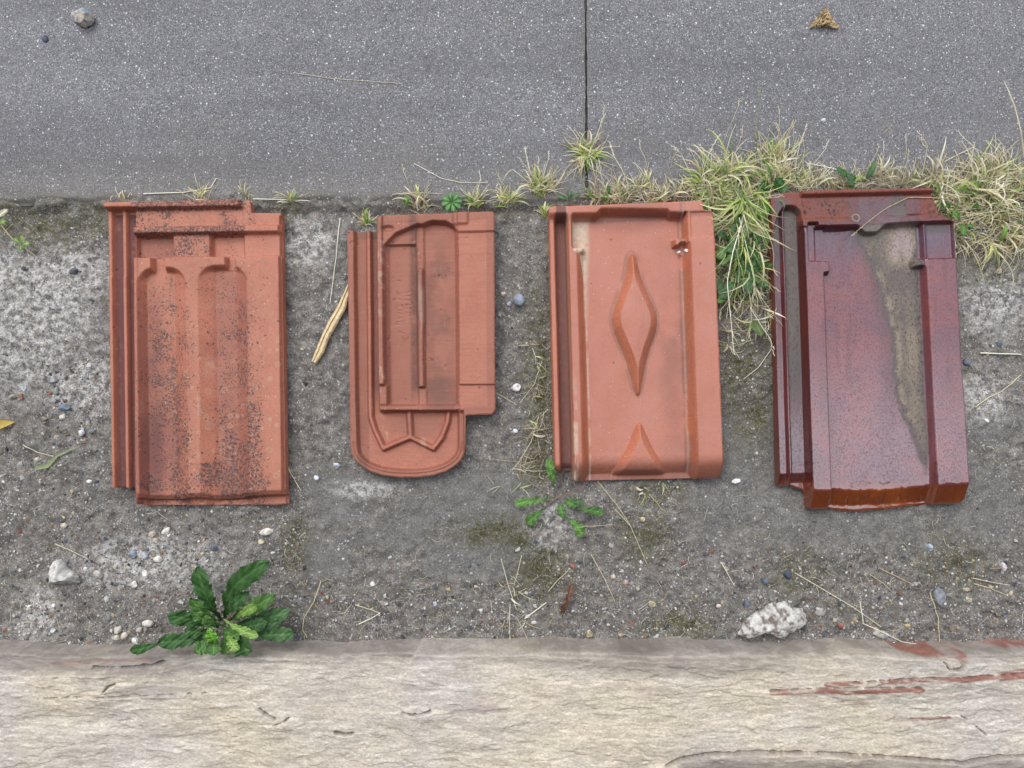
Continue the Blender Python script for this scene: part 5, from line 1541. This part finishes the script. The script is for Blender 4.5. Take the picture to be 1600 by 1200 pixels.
for (pts, wd, ci, lab) in STRAWS:
    S = Strands()
    Q = []
    n_ = len(pts)
    tt = np.linspace(0, n_ - 1, (n_ - 1) * 4 + 1)
    xs_ = np.interp(tt, np.arange(n_), [p[0] for p in pts]); ys_ = np.interp(tt, np.arange(n_), [p[1] for p in pts])
    for px, py in zip(xs_, ys_):
        x, y = unproj(px, py, .003); x, y = float(x), float(y)
        Q.append((x, y, ground_z(x, y)))
    Q = np.array(Q); Q[:, 2] = np.maximum(Q[:, 2], np.median(Q[:, 2])) + .0022
    if max(p[1] for p in pts) > 995: Q[:, 2] += .004 * np.linspace(0, 1, len(Q))
    c = np.array(STRAWC[ci]) * .92
    S.tube(Q, wd * .62, wd * .40, c, c * 1.05, sides=6)
    o = S.build('straw', M_STRAW, loc=tuple(Q[0]))
    tag(o, lab, 'straw', 'dry straws lying about')

def litter():
    S = Strands()
    r_ = np.random.default_rng(91)
    k = 0
    while k < 520:
        px = r_.uniform(0, 1600); py = r_.uniform(330, 1005)
        if on_tile(px, py): continue
        wgt = .25 + .75 * sm(py, 850, 930)
        if 480 < px < 760 and py < 900: wgt *= .2
        if px < 300: wgt *= .6
        if r_.random() > wgt: continue
        x, y = unproj(px, py, .003); x, y = float(x), float(y)
        L = r_.uniform(.004, .022) ; a_ = r_.uniform(0, 6.28); cu = r_.uniform(-1, 1)
        t = np.linspace(0, 1, 5)
        P = np.stack([x + L * t * np.cos(a_ + cu * t), y + L * t * np.sin(a_ + cu * t), ground_z(x, y) + .0015 + .002 * r_.random() * np.sin(t * 3.1)], -1)
        c = np.array(STRAWC[r_.integers(5)]) * r_.uniform(.45, .95)
        S.tube(P, .00032, .0002, c, c)
        k += 1
    o = S.build('straw_litter', M_STRAW)
    tag(o, 'short broken bits of straw and root scattered on the dirt', 'straw litter', kind='stuff')
litter()

def moss():
    """cushions of tiny moss shoots"""
    S = Strands(); r_ = np.random.default_rng(95)
    spots = [(848, 560, 10, 50, 260), (850, 640, 10, 50, 200), (840, 715, 18, 30, 240), (1160, 575, 28, 30, 300), (780, 828, 34, 14, 240), (815, 846, 20, 10, 160), (845, 885, 26, 24, 320), (745, 838, 16, 12, 100),
             (60, 345, 60, 14, 240), (460, 850, 8, 30, 110), (1015, 840, 18, 16, 140), (1190, 650, 14, 30, 140), (1065, 975, 40, 12, 200), (1500, 880, 20, 14, 100), (75, 858, 8, 8, 40)]
    for (cx_, cy_, rx, ry, n) in spots:
        for _ in range(n):
            px, py = cx_ + r_.normal(0, rx * .6), cy_ + r_.normal(0, ry * .6)
            if on_tile(px, py): continue
            x, y = unproj(px, py, .003); x, y = float(x), float(y); z = ground_z(x, y)
            a_ = r_.uniform(0, 6.28); L = r_.uniform(.0015, .005)
            c = mix(np.array(lin(70, 68, 30)), np.array(lin(132, 124, 62)), r_.random())
            S.blade(arc_pts(x, y, z, a_, L, L * .7, r_.uniform(-1, 1), 3), .0009, c * .8, c)
    o = S.build('moss', M_GRASS)
    tag(o, 'low olive moss growing in patches on the dirt', 'moss', kind='stuff')
moss()

# ------------------------------------------------------------------ leaves and weeds
def leaf_mesh(base, tip, wid, col, zb, zt, lobes=5, lobed=.25, arch=.25, bend=0.0, n=44, hw=5, seed=0, serr=0.0, cup=.25, tipcol=None, shape='oblanceolate'):
    """base/tip in photo px; curved, folded, lobed leaf blade"""
    r_ = np.random.default_rng(seed)
    bx, by = unproj(*base, zb); tx, ty = unproj(*tip, zt)
    A = np.array([float(bx), float(by), zb]); B = np.array([float(tx), float(ty), zt])
    D = B - A; L = np.linalg.norm(D); dh = D / L
    side = np.cross(dh, [0, 0, 1.0]); side /= np.linalg.norm(side)
    upv = np.cross(side, dh)
    t = np.linspace(0, 1, n)
    if shape == 'oblanceolate':
        prof = np.interp(t, [0, .12, .35, .6, .8, .93, 1], [.10, .14, .45, .85, 1.0, .66, .04])
    elif shape == 'ovate':
        prof = np.interp(t, [0, .1, .25, .5, .75, .92, 1], [.05, .12, .75, 1.0, .8, .4, .03])
    else:
        prof = np.interp(t, [0, .15, .5, .85, 1], [.2, .6, 1.0, .6, .03])
    W = wid * .00086 * .5
    sp = A[None] + D[None] * t[:, None] + upv[None] * (arch * L * np.sin(t * math.pi))[:, None] * .5 + side[None] * (bend * L * np.sin(t * math.pi))[:, None]
    V = []; C = []
    ph = r_.uniform(0, 6.28); ph2 = r_.uniform(0, 6.28)
    for j in range(-hw, hw + 1):
        s_ = j / hw
        sgn = 1 if s_ >= 0 else -1
        saw = ((t * lobes + (ph if sgn > 0 else ph2)) % 1.0)
        saw2 = ((t * lobes * 3.0 + ph * 2) % 1.0)
        mod = 1 - lobed * (1 - saw) ** 1.2 * np.clip((1.05 - t) * 3, 0, 1) - .10 * (1 - saw2)
        wv = W * prof * mod * (1 + serr * np.sin(t * 60 + ph))
        ripple = .16 * W * np.sin(t * 24 + ph * sgn + s_ * 2) * abs(s_) + .09 * W * np.sin(t * 55 + s_ * 9 + ph)
        P = sp + side[None] * (s_ * wv)[:, None] + upv[None] * (cup * abs(s_) * wv * .9 - cup * .5 * (abs(s_) ** 3) * wv + ripple)[:, None]
        V.append(P)
        c = np.array(col)
        vein = 1.0 + (.55 if j == 0 else 0) + .12 * np.cos(t * 2 * math.pi * 9 - abs(s_) * 5)
        cc = c[None] * vein[:, None]
        if tipcol is not None: cc = cc * (1 - t[:, None] ** 2) + np.array(tipcol)[None] * t[:, None] ** 2
        if j == 0: cc = cc * np.array([[1.15, 1.02, 1.1]])
        C.append(cc)
    V = np.concatenate(V); C = np.concatenate(C)
    F = []
    for j in range(2 * hw):
        i = np.arange(n - 1)
        F.append(np.stack([j * n + i, (j + 1) * n + i, (j + 1) * n + i + 1, j * n + i + 1], -1))
    return V, np.concatenate(F), C

def plant(name, cx_, cy_, leaves, label, cat, stems=(), group=None, mat=None):
    x, y = unproj(cx_, cy_, 0.0); x, y = float(x), float(y)
    root = empty(name, (x, y, 0)); tag(root, label, cat, group)
    for k, lf in enumerate(leaves):
        V, F, C = leaf_mesh(seed=k + int(cx_), **lf)
        make_mesh('leaf', V - np.array([[x, y, 0]]), F, mat or M_LEAF, parent=root, cols=C)
    for (pts, zs, rad, col) in stems:
        S = Strands()
        P = np.array([(*[float(q) for q in unproj(px, py, z)], z) for (px, py), z in zip(pts, zs)])
        t = np.linspace(0, len(P) - 1, len(P) * 4)
        Q = np.stack([np.interp(t, np.arange(len(P)), P[:, k]) for k in range(3)], -1)
        S.tube(Q, rad, rad * .6, col, col, sides=6)
        V = np.concatenate(S.V) - np.array([[x, y, 0]])
        make_mesh('stem', V, np.concatenate(S.F), M_STRAW, parent=root, cols=np.concatenate(S.C))
    return root

DG = lin(62, 98, 50); MG = lin(80, 118, 56); LG = lin(126, 158, 80); XG = lin(96, 136, 66); BG = lin(76, 110, 66)
plant('dandelion', 350, 968, [
    dict(base=(348, 968), tip=(308, 886), wid=34, col=DG, zb=.02, zt=.07, arch=.25, lobed=.3, lobes=7),
    dict(base=(352, 966), tip=(418, 878), wid=38, col=DG, zb=.02, zt=.08, arch=.2, lobed=.22, lobes=7, bend=-.1),
    dict(base=(345, 970), tip=(297, 934), wid=26, col=MG, zb=.02, zt=.06, arch=.3, lobed=.35, lobes=6),
    dict(base=(356, 970), tip=(429, 930), wid=28, col=MG, zb=.02, zt=.06, arch=.3, lobed=.3, lobes=6),
    dict(base=(360, 976), tip=(453, 956), wid=30, col=BG, zb=.015, zt=.05, arch=.2, lobed=.35, lobes=7),
    dict(base=(380, 990), tip=(462, 990), wid=26, col=BG, zb=.03, zt=.055, arch=.15, lobed=.25, lobes=8),
    dict(base=(345, 990), tip=(246, 1004), wid=30, col=DG, zb=.04, zt=.058, arch=.2, lobed=.3, lobes=7),
    dict(base=(260, 1002), tip=(204, 1017), wid=18, col=DG, zb=.056, zt=.056, arch=.2, lobed=.15, lobes=5),
    dict(base=(342, 980), tip=(262, 962), wid=32, col=DG, zb=.03, zt=.07, arch=.25, lobed=.3, lobes=6, bend=.08),
    dict(base=(348, 966), tip=(404, 995), wid=17, col=LG, zb=.07, zt=.085, arch=.2, lobed=.25, lobes=9),
    dict(base=(348, 975), tip=(392, 1019), wid=36, col=DG, zb=.045, zt=.072, arch=.25, lobed=.4, lobes=5),
    dict(base=(352, 985), tip=(357, 1023), wid=26, col=MG, zb=.05, zt=.068, arch=.25, lobed=.3, lobes=4),
    dict(base=(340, 985), tip=(306, 1022), wid=28, col=MG, zb=.05, zt=.072, arch=.25, lobed=.5, lobes=4),
    dict(base=(340, 990), tip=(334, 1024), wid=26, col=MG, zb=.06, zt=.078, arch=.3, lobed=.4, lobes=4),
    dict(base=(366, 966), tip=(402, 945), wid=18, col=LG, zb=.05, zt=.08, arch=.2, lobed=.3, lobes=5),
    dict(base=(338, 1004), tip=(326, 982), wid=20, col=lin(104, 156, 52), zb=.08, zt=.09, arch=.2, lobed=.1, lobes=3, shape='ovate'),
    dict(base=(338, 975), tip=(300, 955), wid=20, col=MG, zb=.05, zt=.075, arch=.3, lobed=.5, lobes=5),
    dict(base=(370, 980), tip=(418, 972), wid=24, col=BG, zb=.03, zt=.06, arch=.2, lobed=.3, lobes=6),
    dict(base=(350, 975), tip=(375, 1000), wid=26, col=MG, zb=.05, zt=.075, arch=.3, lobed=.45, lobes=5),
    dict(base=(345, 975), tip=(318, 965), wid=22, col=MG, zb=.05, zt=.075, arch=.3, lobed=.45, lobes=5),
    dict(base=(352, 962), tip=(388, 925), wid=24, col=DG, zb=.03, zt=.06, arch=.3, lobed=.45, lobes=6),
    dict(base=(345, 965), tip=(325, 925), wid=22, col=DG, zb=.025, zt=.05, arch=.3, lobed=.45, lobes=6),
    dict(base=(355, 985), tip=(372, 1016), wid=22, col=LG, zb=.06, zt=.08, arch=.3, lobed=.45, lobes=5),
    dict(base=(342, 988), tip=(288, 985), wid=26, col=DG, zb=.04, zt=.06, arch=.25, lobed=.45, lobes=6),
    dict(base=(366, 978), tip=(440, 972), wid=26, col=BG, zb=.03, zt=.05, arch=.2, lobed=.45, lobes=7),
    dict(base=(345, 988), tip=(318, 1000), wid=22, col=MG, zb=.07, zt=.08, arch=.3, lobed=.5, lobes=5)],
    'large dark green dandelion growing at the edge of the sandstone ledge, lower left', 'dandelion',
    stems=[([(350, 972), (362, 962), (375, 950)], [.03, .05, .055], .0009, lin(120, 96, 70)), ([(350, 972), (366, 955), (372, 946)], [.03, .05, .06], .0007, lin(140, 116, 80))])

plant('dandelion', 872, 780, [
    dict(base=(868, 777), tip=(803, 787), wid=20, col=XG, zb=.006, zt=.012, arch=.15, lobed=.65, lobes=6),
    dict(base=(852, 793), tip=(822, 818), wid=22, col=MG, zb=.006, zt=.01, arch=.2, lobed=.3, lobes=4),
    dict(base=(880, 780), tip=(902, 792), wid=15, col=MG, zb=.01, zt=.016, arch=.2, lobed=.1, lobes=3, shape='ovate'),
    dict(base=(874, 785), tip=(880, 810), wid=15, col=MG, zb=.01, zt=.016, arch=.2, lobed=.1, lobes=3, shape='ovate'),
    dict(base=(880, 806), tip=(911, 838), wid=22, col=XG, zb=.008, zt=.012, arch=.2, lobed=.4, lobes=4, bend=-.1),
    dict(base=(895, 792), tip=(944, 801), wid=19, col=MG, zb=.01, zt=.012, arch=.2, lobed=.5, lobes=5),
    dict(base=(885, 785), tip=(912, 783), wid=14, col=BG, zb=.01, zt=.012, arch=.2, lobed=.4, lobes=4),
    dict(base=(866, 766), tip=(857, 716), wid=20, col=XG, zb=.008, zt=.022, arch=.2, lobed=.55, lobes=6)],
    'small weed with notched leaves spreading under the lower left corner of the diamond tile', 'dandelion',
    stems=[([(850, 793), (868, 780), (890, 770), (908, 760), (918, 753)], [.005, .007, .007, .007, .006], .0011, lin(122, 92, 82)),
           ([(866, 778), (880, 768), (884, 740)], [.006, .01, .012], .0006, lin(132, 104, 84)),
           ([(868, 778), (845, 765), (820, 748)], [.006, .008, .006], .0006, lin(150, 132, 104))])

# palmate weed above the small tile
lv = []
for k in range(8):
    a_ = k / 8 * 2 * math.pi + .2
    lv.append(dict(base=(706, 316), tip=(706 + 17 * math.cos(a_), 316 - 15 * math.sin(a_)), wid=9, col=lin(84, 134, 70), zb=.012, zt=.014, lobed=.2, lobes=3, n=10, hw=3, shape='oblanceolate'))
plant('star_weed', 706, 316, lv, 'star shaped bright green weed behind the top of the small tile', 'weed')
plant('seedling', 636, 312, [dict(base=(634, 322), tip=(636, 306), wid=12, col=XG, zb=.01, zt=.016, lobed=.1, lobes=3, n=10, hw=3, shape='ovate')],
      'single leaf seedling behind the top left corner of the small tile', 'weed')
plant('seedling', 947, 312, [dict(base=(946, 316), tip=(945, 300), wid=11, col=XG, zb=.01, zt=.02, lobed=.1, lobes=3, n=10, hw=3, shape='ovate'),
                             dict(base=(947, 314), tip=(951, 290), wid=9, col=DG, zb=.01, zt=.02, lobed=.4, lobes=3, n=10, hw=3)],
      'upright green seedling behind the top rim of the diamond tile', 'weed')
plant('small_weed', 888, 308, [dict(base=(888, 314), tip=(872, 306), wid=8, col=BG, zb=.01, zt=.012, lobed=.3, n=10, hw=3), dict(base=(888, 314), tip=(890, 296), wid=8, col=BG, zb=.01, zt=.014, lobed=.3, n=10, hw=3),
                               dict(base=(888, 314), tip=(906, 302), wid=7, col=BG, zb=.01, zt=.014, lobed=.3, n=10, hw=3)],
      'small grey green weed behind the top left part of the diamond tile', 'weed')
plant('creeping_weed', 34, 378, [dict(base=(34, 382), tip=(22, 372), wid=10, col=LG, zb=.008, zt=.012, lobed=.3, n=10, hw=3), dict(base=(34, 382), tip=(46, 380), wid=9, col=LG, zb=.008, zt=.012, lobed=.3, n=10, hw=3),
                               dict(base=(34, 382), tip=(36, 368), wid=9, col=LG, zb=.008, zt=.014, lobed=.3, n=10, hw=3), dict(base=(34, 382), tip=(32, 392), wid=8, col=XG, zb=.008, zt=.01, lobed=.3, n=10, hw=3),
                               dict(base=(0, 350), tip=(8, 345), wid=12, col=LG, zb=.008, zt=.012, lobed=.3, n=10, hw=3), dict(base=(-2, 340), tip=(13, 327), wid=11, col=lin(190, 186, 160), zb=.008, zt=.012, lobed=.1, n=10, hw=3, shape='ovate')],
      'thin creeping weed with a runner stem on the dirt at the left margin', 'weed', stems=[([(2, 352), (18, 372), (34, 384), (58, 402)], [.006, .006, .006, .005], .0007, lin(176, 160, 120))])

# broad leaved weeds between tiles 3 and 4 and in the verge
def leafy(label, specs, c):
    lv = []
    for (bx_, by_, tx_, ty_, wd, col, lo) in specs:
        lv.append(dict(base=(bx_, by_), tip=(tx_, ty_), wid=wd, col=col, zb=.010, zt=.026, lobed=lo, lobes=5, n=14, hw=4, arch=.3, shape='ovate' if lo < .2 else 'oblanceolate'))
    plant('broadleaf_weed', c[0], c[1], lv, label, 'weed')
Rw = np.random.default_rng(15)
sp = []
for k in range(44):
    bx_, by_ = Rw.uniform(1126, 1198), Rw.uniform(335, 470)
    a_ = Rw.uniform(0, 6.28); L = Rw.uniform(14, 32)
    sp.append((bx_, by_, float(np.clip(bx_ + L * math.cos(a_), 1120, 1207)), by_ + L * math.sin(a_), Rw.uniform(10, 20), [DG, BG, lin(70, 96, 56), lin(88, 120, 62)][Rw.integers(4)], .55 if Rw.random() < .75 else .1))
leafy('dense dark green leafy weed filling the gap between the diamond tile and the glazed tile', sp, (1165, 400))
leafy('small round leaf growing against the upper left side of the glazed tile', [(1192, 345, 1196, 318, 15, LG, .05)], (1194, 335))
leafy('single round green leaf at the foot of the weeds beside the glazed tile', [(1176, 500, 1190, 526, 22, lin(86, 104, 60), .05)], (1183, 512))
leafy('dark green broad leaves above the upper left corner of the glazed tile', [(1205, 300, 1222, 278, 22, DG, .3), (1200, 300, 1190, 284, 20, DG, .3), (1212, 298, 1232, 296, 14, DG, .3)], (1208, 298))
leafy('green leaf pair above the middle of the glazed tile', [(1345, 292, 1368, 252, 12, BG, .3), (1340, 288, 1322, 272, 12, BG, .35), (1335, 292, 1306, 262, 12, DG, .35), (1335, 295, 1325, 282, 12, BG, .3)], (1340, 292))
leafy('small round leaves in the dry grass right of the glazed tile', [(1500, 350, 1504, 368, 14, MG, .05), (1508, 352, 1520, 356, 11, MG, .05), (1498, 345, 1488, 330, 12, XG, .2), (1515, 330, 1528, 318, 12, XG, .3), (1560, 380, 1572, 350, 10, LG, .1), (1475, 330, 1480, 318, 12, XG, .2)], (1505, 350))

# bent pale green blade and other fallen leaves
def fallen(pts, wd, col, label, name='fallen_blade', cat='fallen blade', zz=.004):
    S = Strands(); n_ = len(pts)
    tt = np.linspace(0, n_ - 1, (n_ - 1) * 5 + 1)
    xs_ = np.interp(tt, np.arange(n_), [p[0] for p in pts]); ys_ = np.interp(tt, np.arange(n_), [p[1] for p in pts])
    Q = []
    for px, py in zip(xs_, ys_):
        x, y = unproj(px, py, zz); x, y = float(x), float(y); Q.append((x, y, ground_z(x, y) + .003))
    Q = np.array(Q); Q[:, 2] = np.maximum(Q[:, 2], Q[:, 2].mean())
    S.blade(Q, wd * .00086, np.array(col) * .9, np.array(col))
    o = S.build(name, M_GRASS, loc=tuple(Q[0])); tag(o, label, cat)
fallen([(52, 732), (72, 728), (88, 712), (125, 696)], 7, lin(150, 160, 120), 'bent pale green blade lying left of the lichen spotted tile')
fallen([(-8, 666), (4, 662), (21, 659)], 13, lin(200, 172, 84), 'small yellow leaf at the left margin of the photo', name='yellow_leaf', cat='leaf')
plant('dead_leaf', 885, 935, [dict(base=(878, 965), tip=(894, 912), wid=15, col=lin(104, 76, 56), zb=.006, zt=.010, lobed=.6, lobes=5, arch=.2, cup=.6),
                              dict(base=(876, 960), tip=(882, 944), wid=18, col=lin(98, 72, 54), zb=.005, zt=.008, lobed=.7, lobes=4, arch=.2, cup=.6)],
      'curled brown dead leaf in the gravel below the weed', 'dead leaf')

# dry crumpled clump on the pavement
def clump():
    S = Strands(); r_ = np.random.default_rng(3)
    x0, y0 = unproj(1285, 33, .012); x0, y0 = float(x0), float(y0)
    for k in range(260):
        u = r_.uniform(-1, 1); v = r_.uniform(0, 1)
        px = 1285 + u * 21 * (1.05 - v); py = 44 - v * 24
        x, y = unproj(px, py, .010); a_ = r_.normal(.4, .6)
        L = r_.uniform(.003, .008)
        c = mix(np.array(lin(128, 102, 66)), np.array(lin(196, 172, 124)), r_.random())
        z = .010 + r_.random() * .012 * (1 - abs(u))
        P = np.array([(float(x), float(y), z), (float(x) + L * .5 * math.cos(a_), float(y) + L * .5 * math.sin(a_), z + .0012), (float(x) + L * math.cos(a_), float(y) + L * math.sin(a_), z)])
        S.blade(P, .0024, c * .8, c)
    o = S.build('moss_clump', M_STRAW, loc=(x0, y0, 0))
    tag(o, 'dry tan crumpled clump of moss near the top right of the pavement', 'moss clump')
clump()

# split splinter of wood leaning by the small tile
def splinter():
    pts = [(546, 446), (534, 478), (519, 505), (506, 530), (499, 548), (490, 566)]
    wid = [9, 14, 15, 13, 14, 9]
    root_xy = unproj(*pts[3], .008)
    rows = []; C = []
    prof = [(-1, .0), (-.8, .55), (-.25, .9), (-.1, .55), (.1, .75), (.6, .7), (.95, .35), (1, 0)]
    P = np.array(pts, float)
    tt = np.linspace(0, len(P) - 1, 40)
    for t in tt:
        px = np.interp(t, np.arange(len(P)), P[:, 0]); py = np.interp(t, np.arange(len(P)), P[:, 1]); w_ = np.interp(t, np.arange(len(P)), wid) * .5
        px += .8 * (fbm(np.array([t * 9.]), np.array([0.]), 3, seed=300)[0] - .5) * 2
        dx, dy = .9, .42
        for (s_, h_) in prof:
            x, y = unproj(px + s_ * w_ * dx, py + s_ * w_ * dy, .008)
            rows.append((float(x), float(y), .0045 + .0065 * h_ + .0008 * random.random()))
            C.append(np.array(lin(204, 182, 142)) * (1.1 if h_ > .6 else .85) * random.uniform(.9, 1.08))
    m_ = len(prof); n_ = len(tt)
    F = []
    for i in range(n_ - 1):
        for j in range(m_ - 1):
            a0 = i * m_ + j
            F.append((a0, a0 + m_, a0 + m_ + 1, a0 + 1))
        F.append((i * m_ + m_ - 1, (i + 1) * m_ + m_ - 1, (i + 1) * m_, i * m_))
    V = np.array(rows) - np.array([[float(root_xy[0]), float(root_xy[1]), 0]])
    o = make_mesh('wood_splinter', V, np.array(F), M_WOOD, cols=np.array(C), smooth=False)
    o.location = (float(root_xy[0]), float(root_xy[1]), 0)
    tag(o, 'pale split wood splinter leaning against the left side of the small tile', 'wood splinter')
splinter()
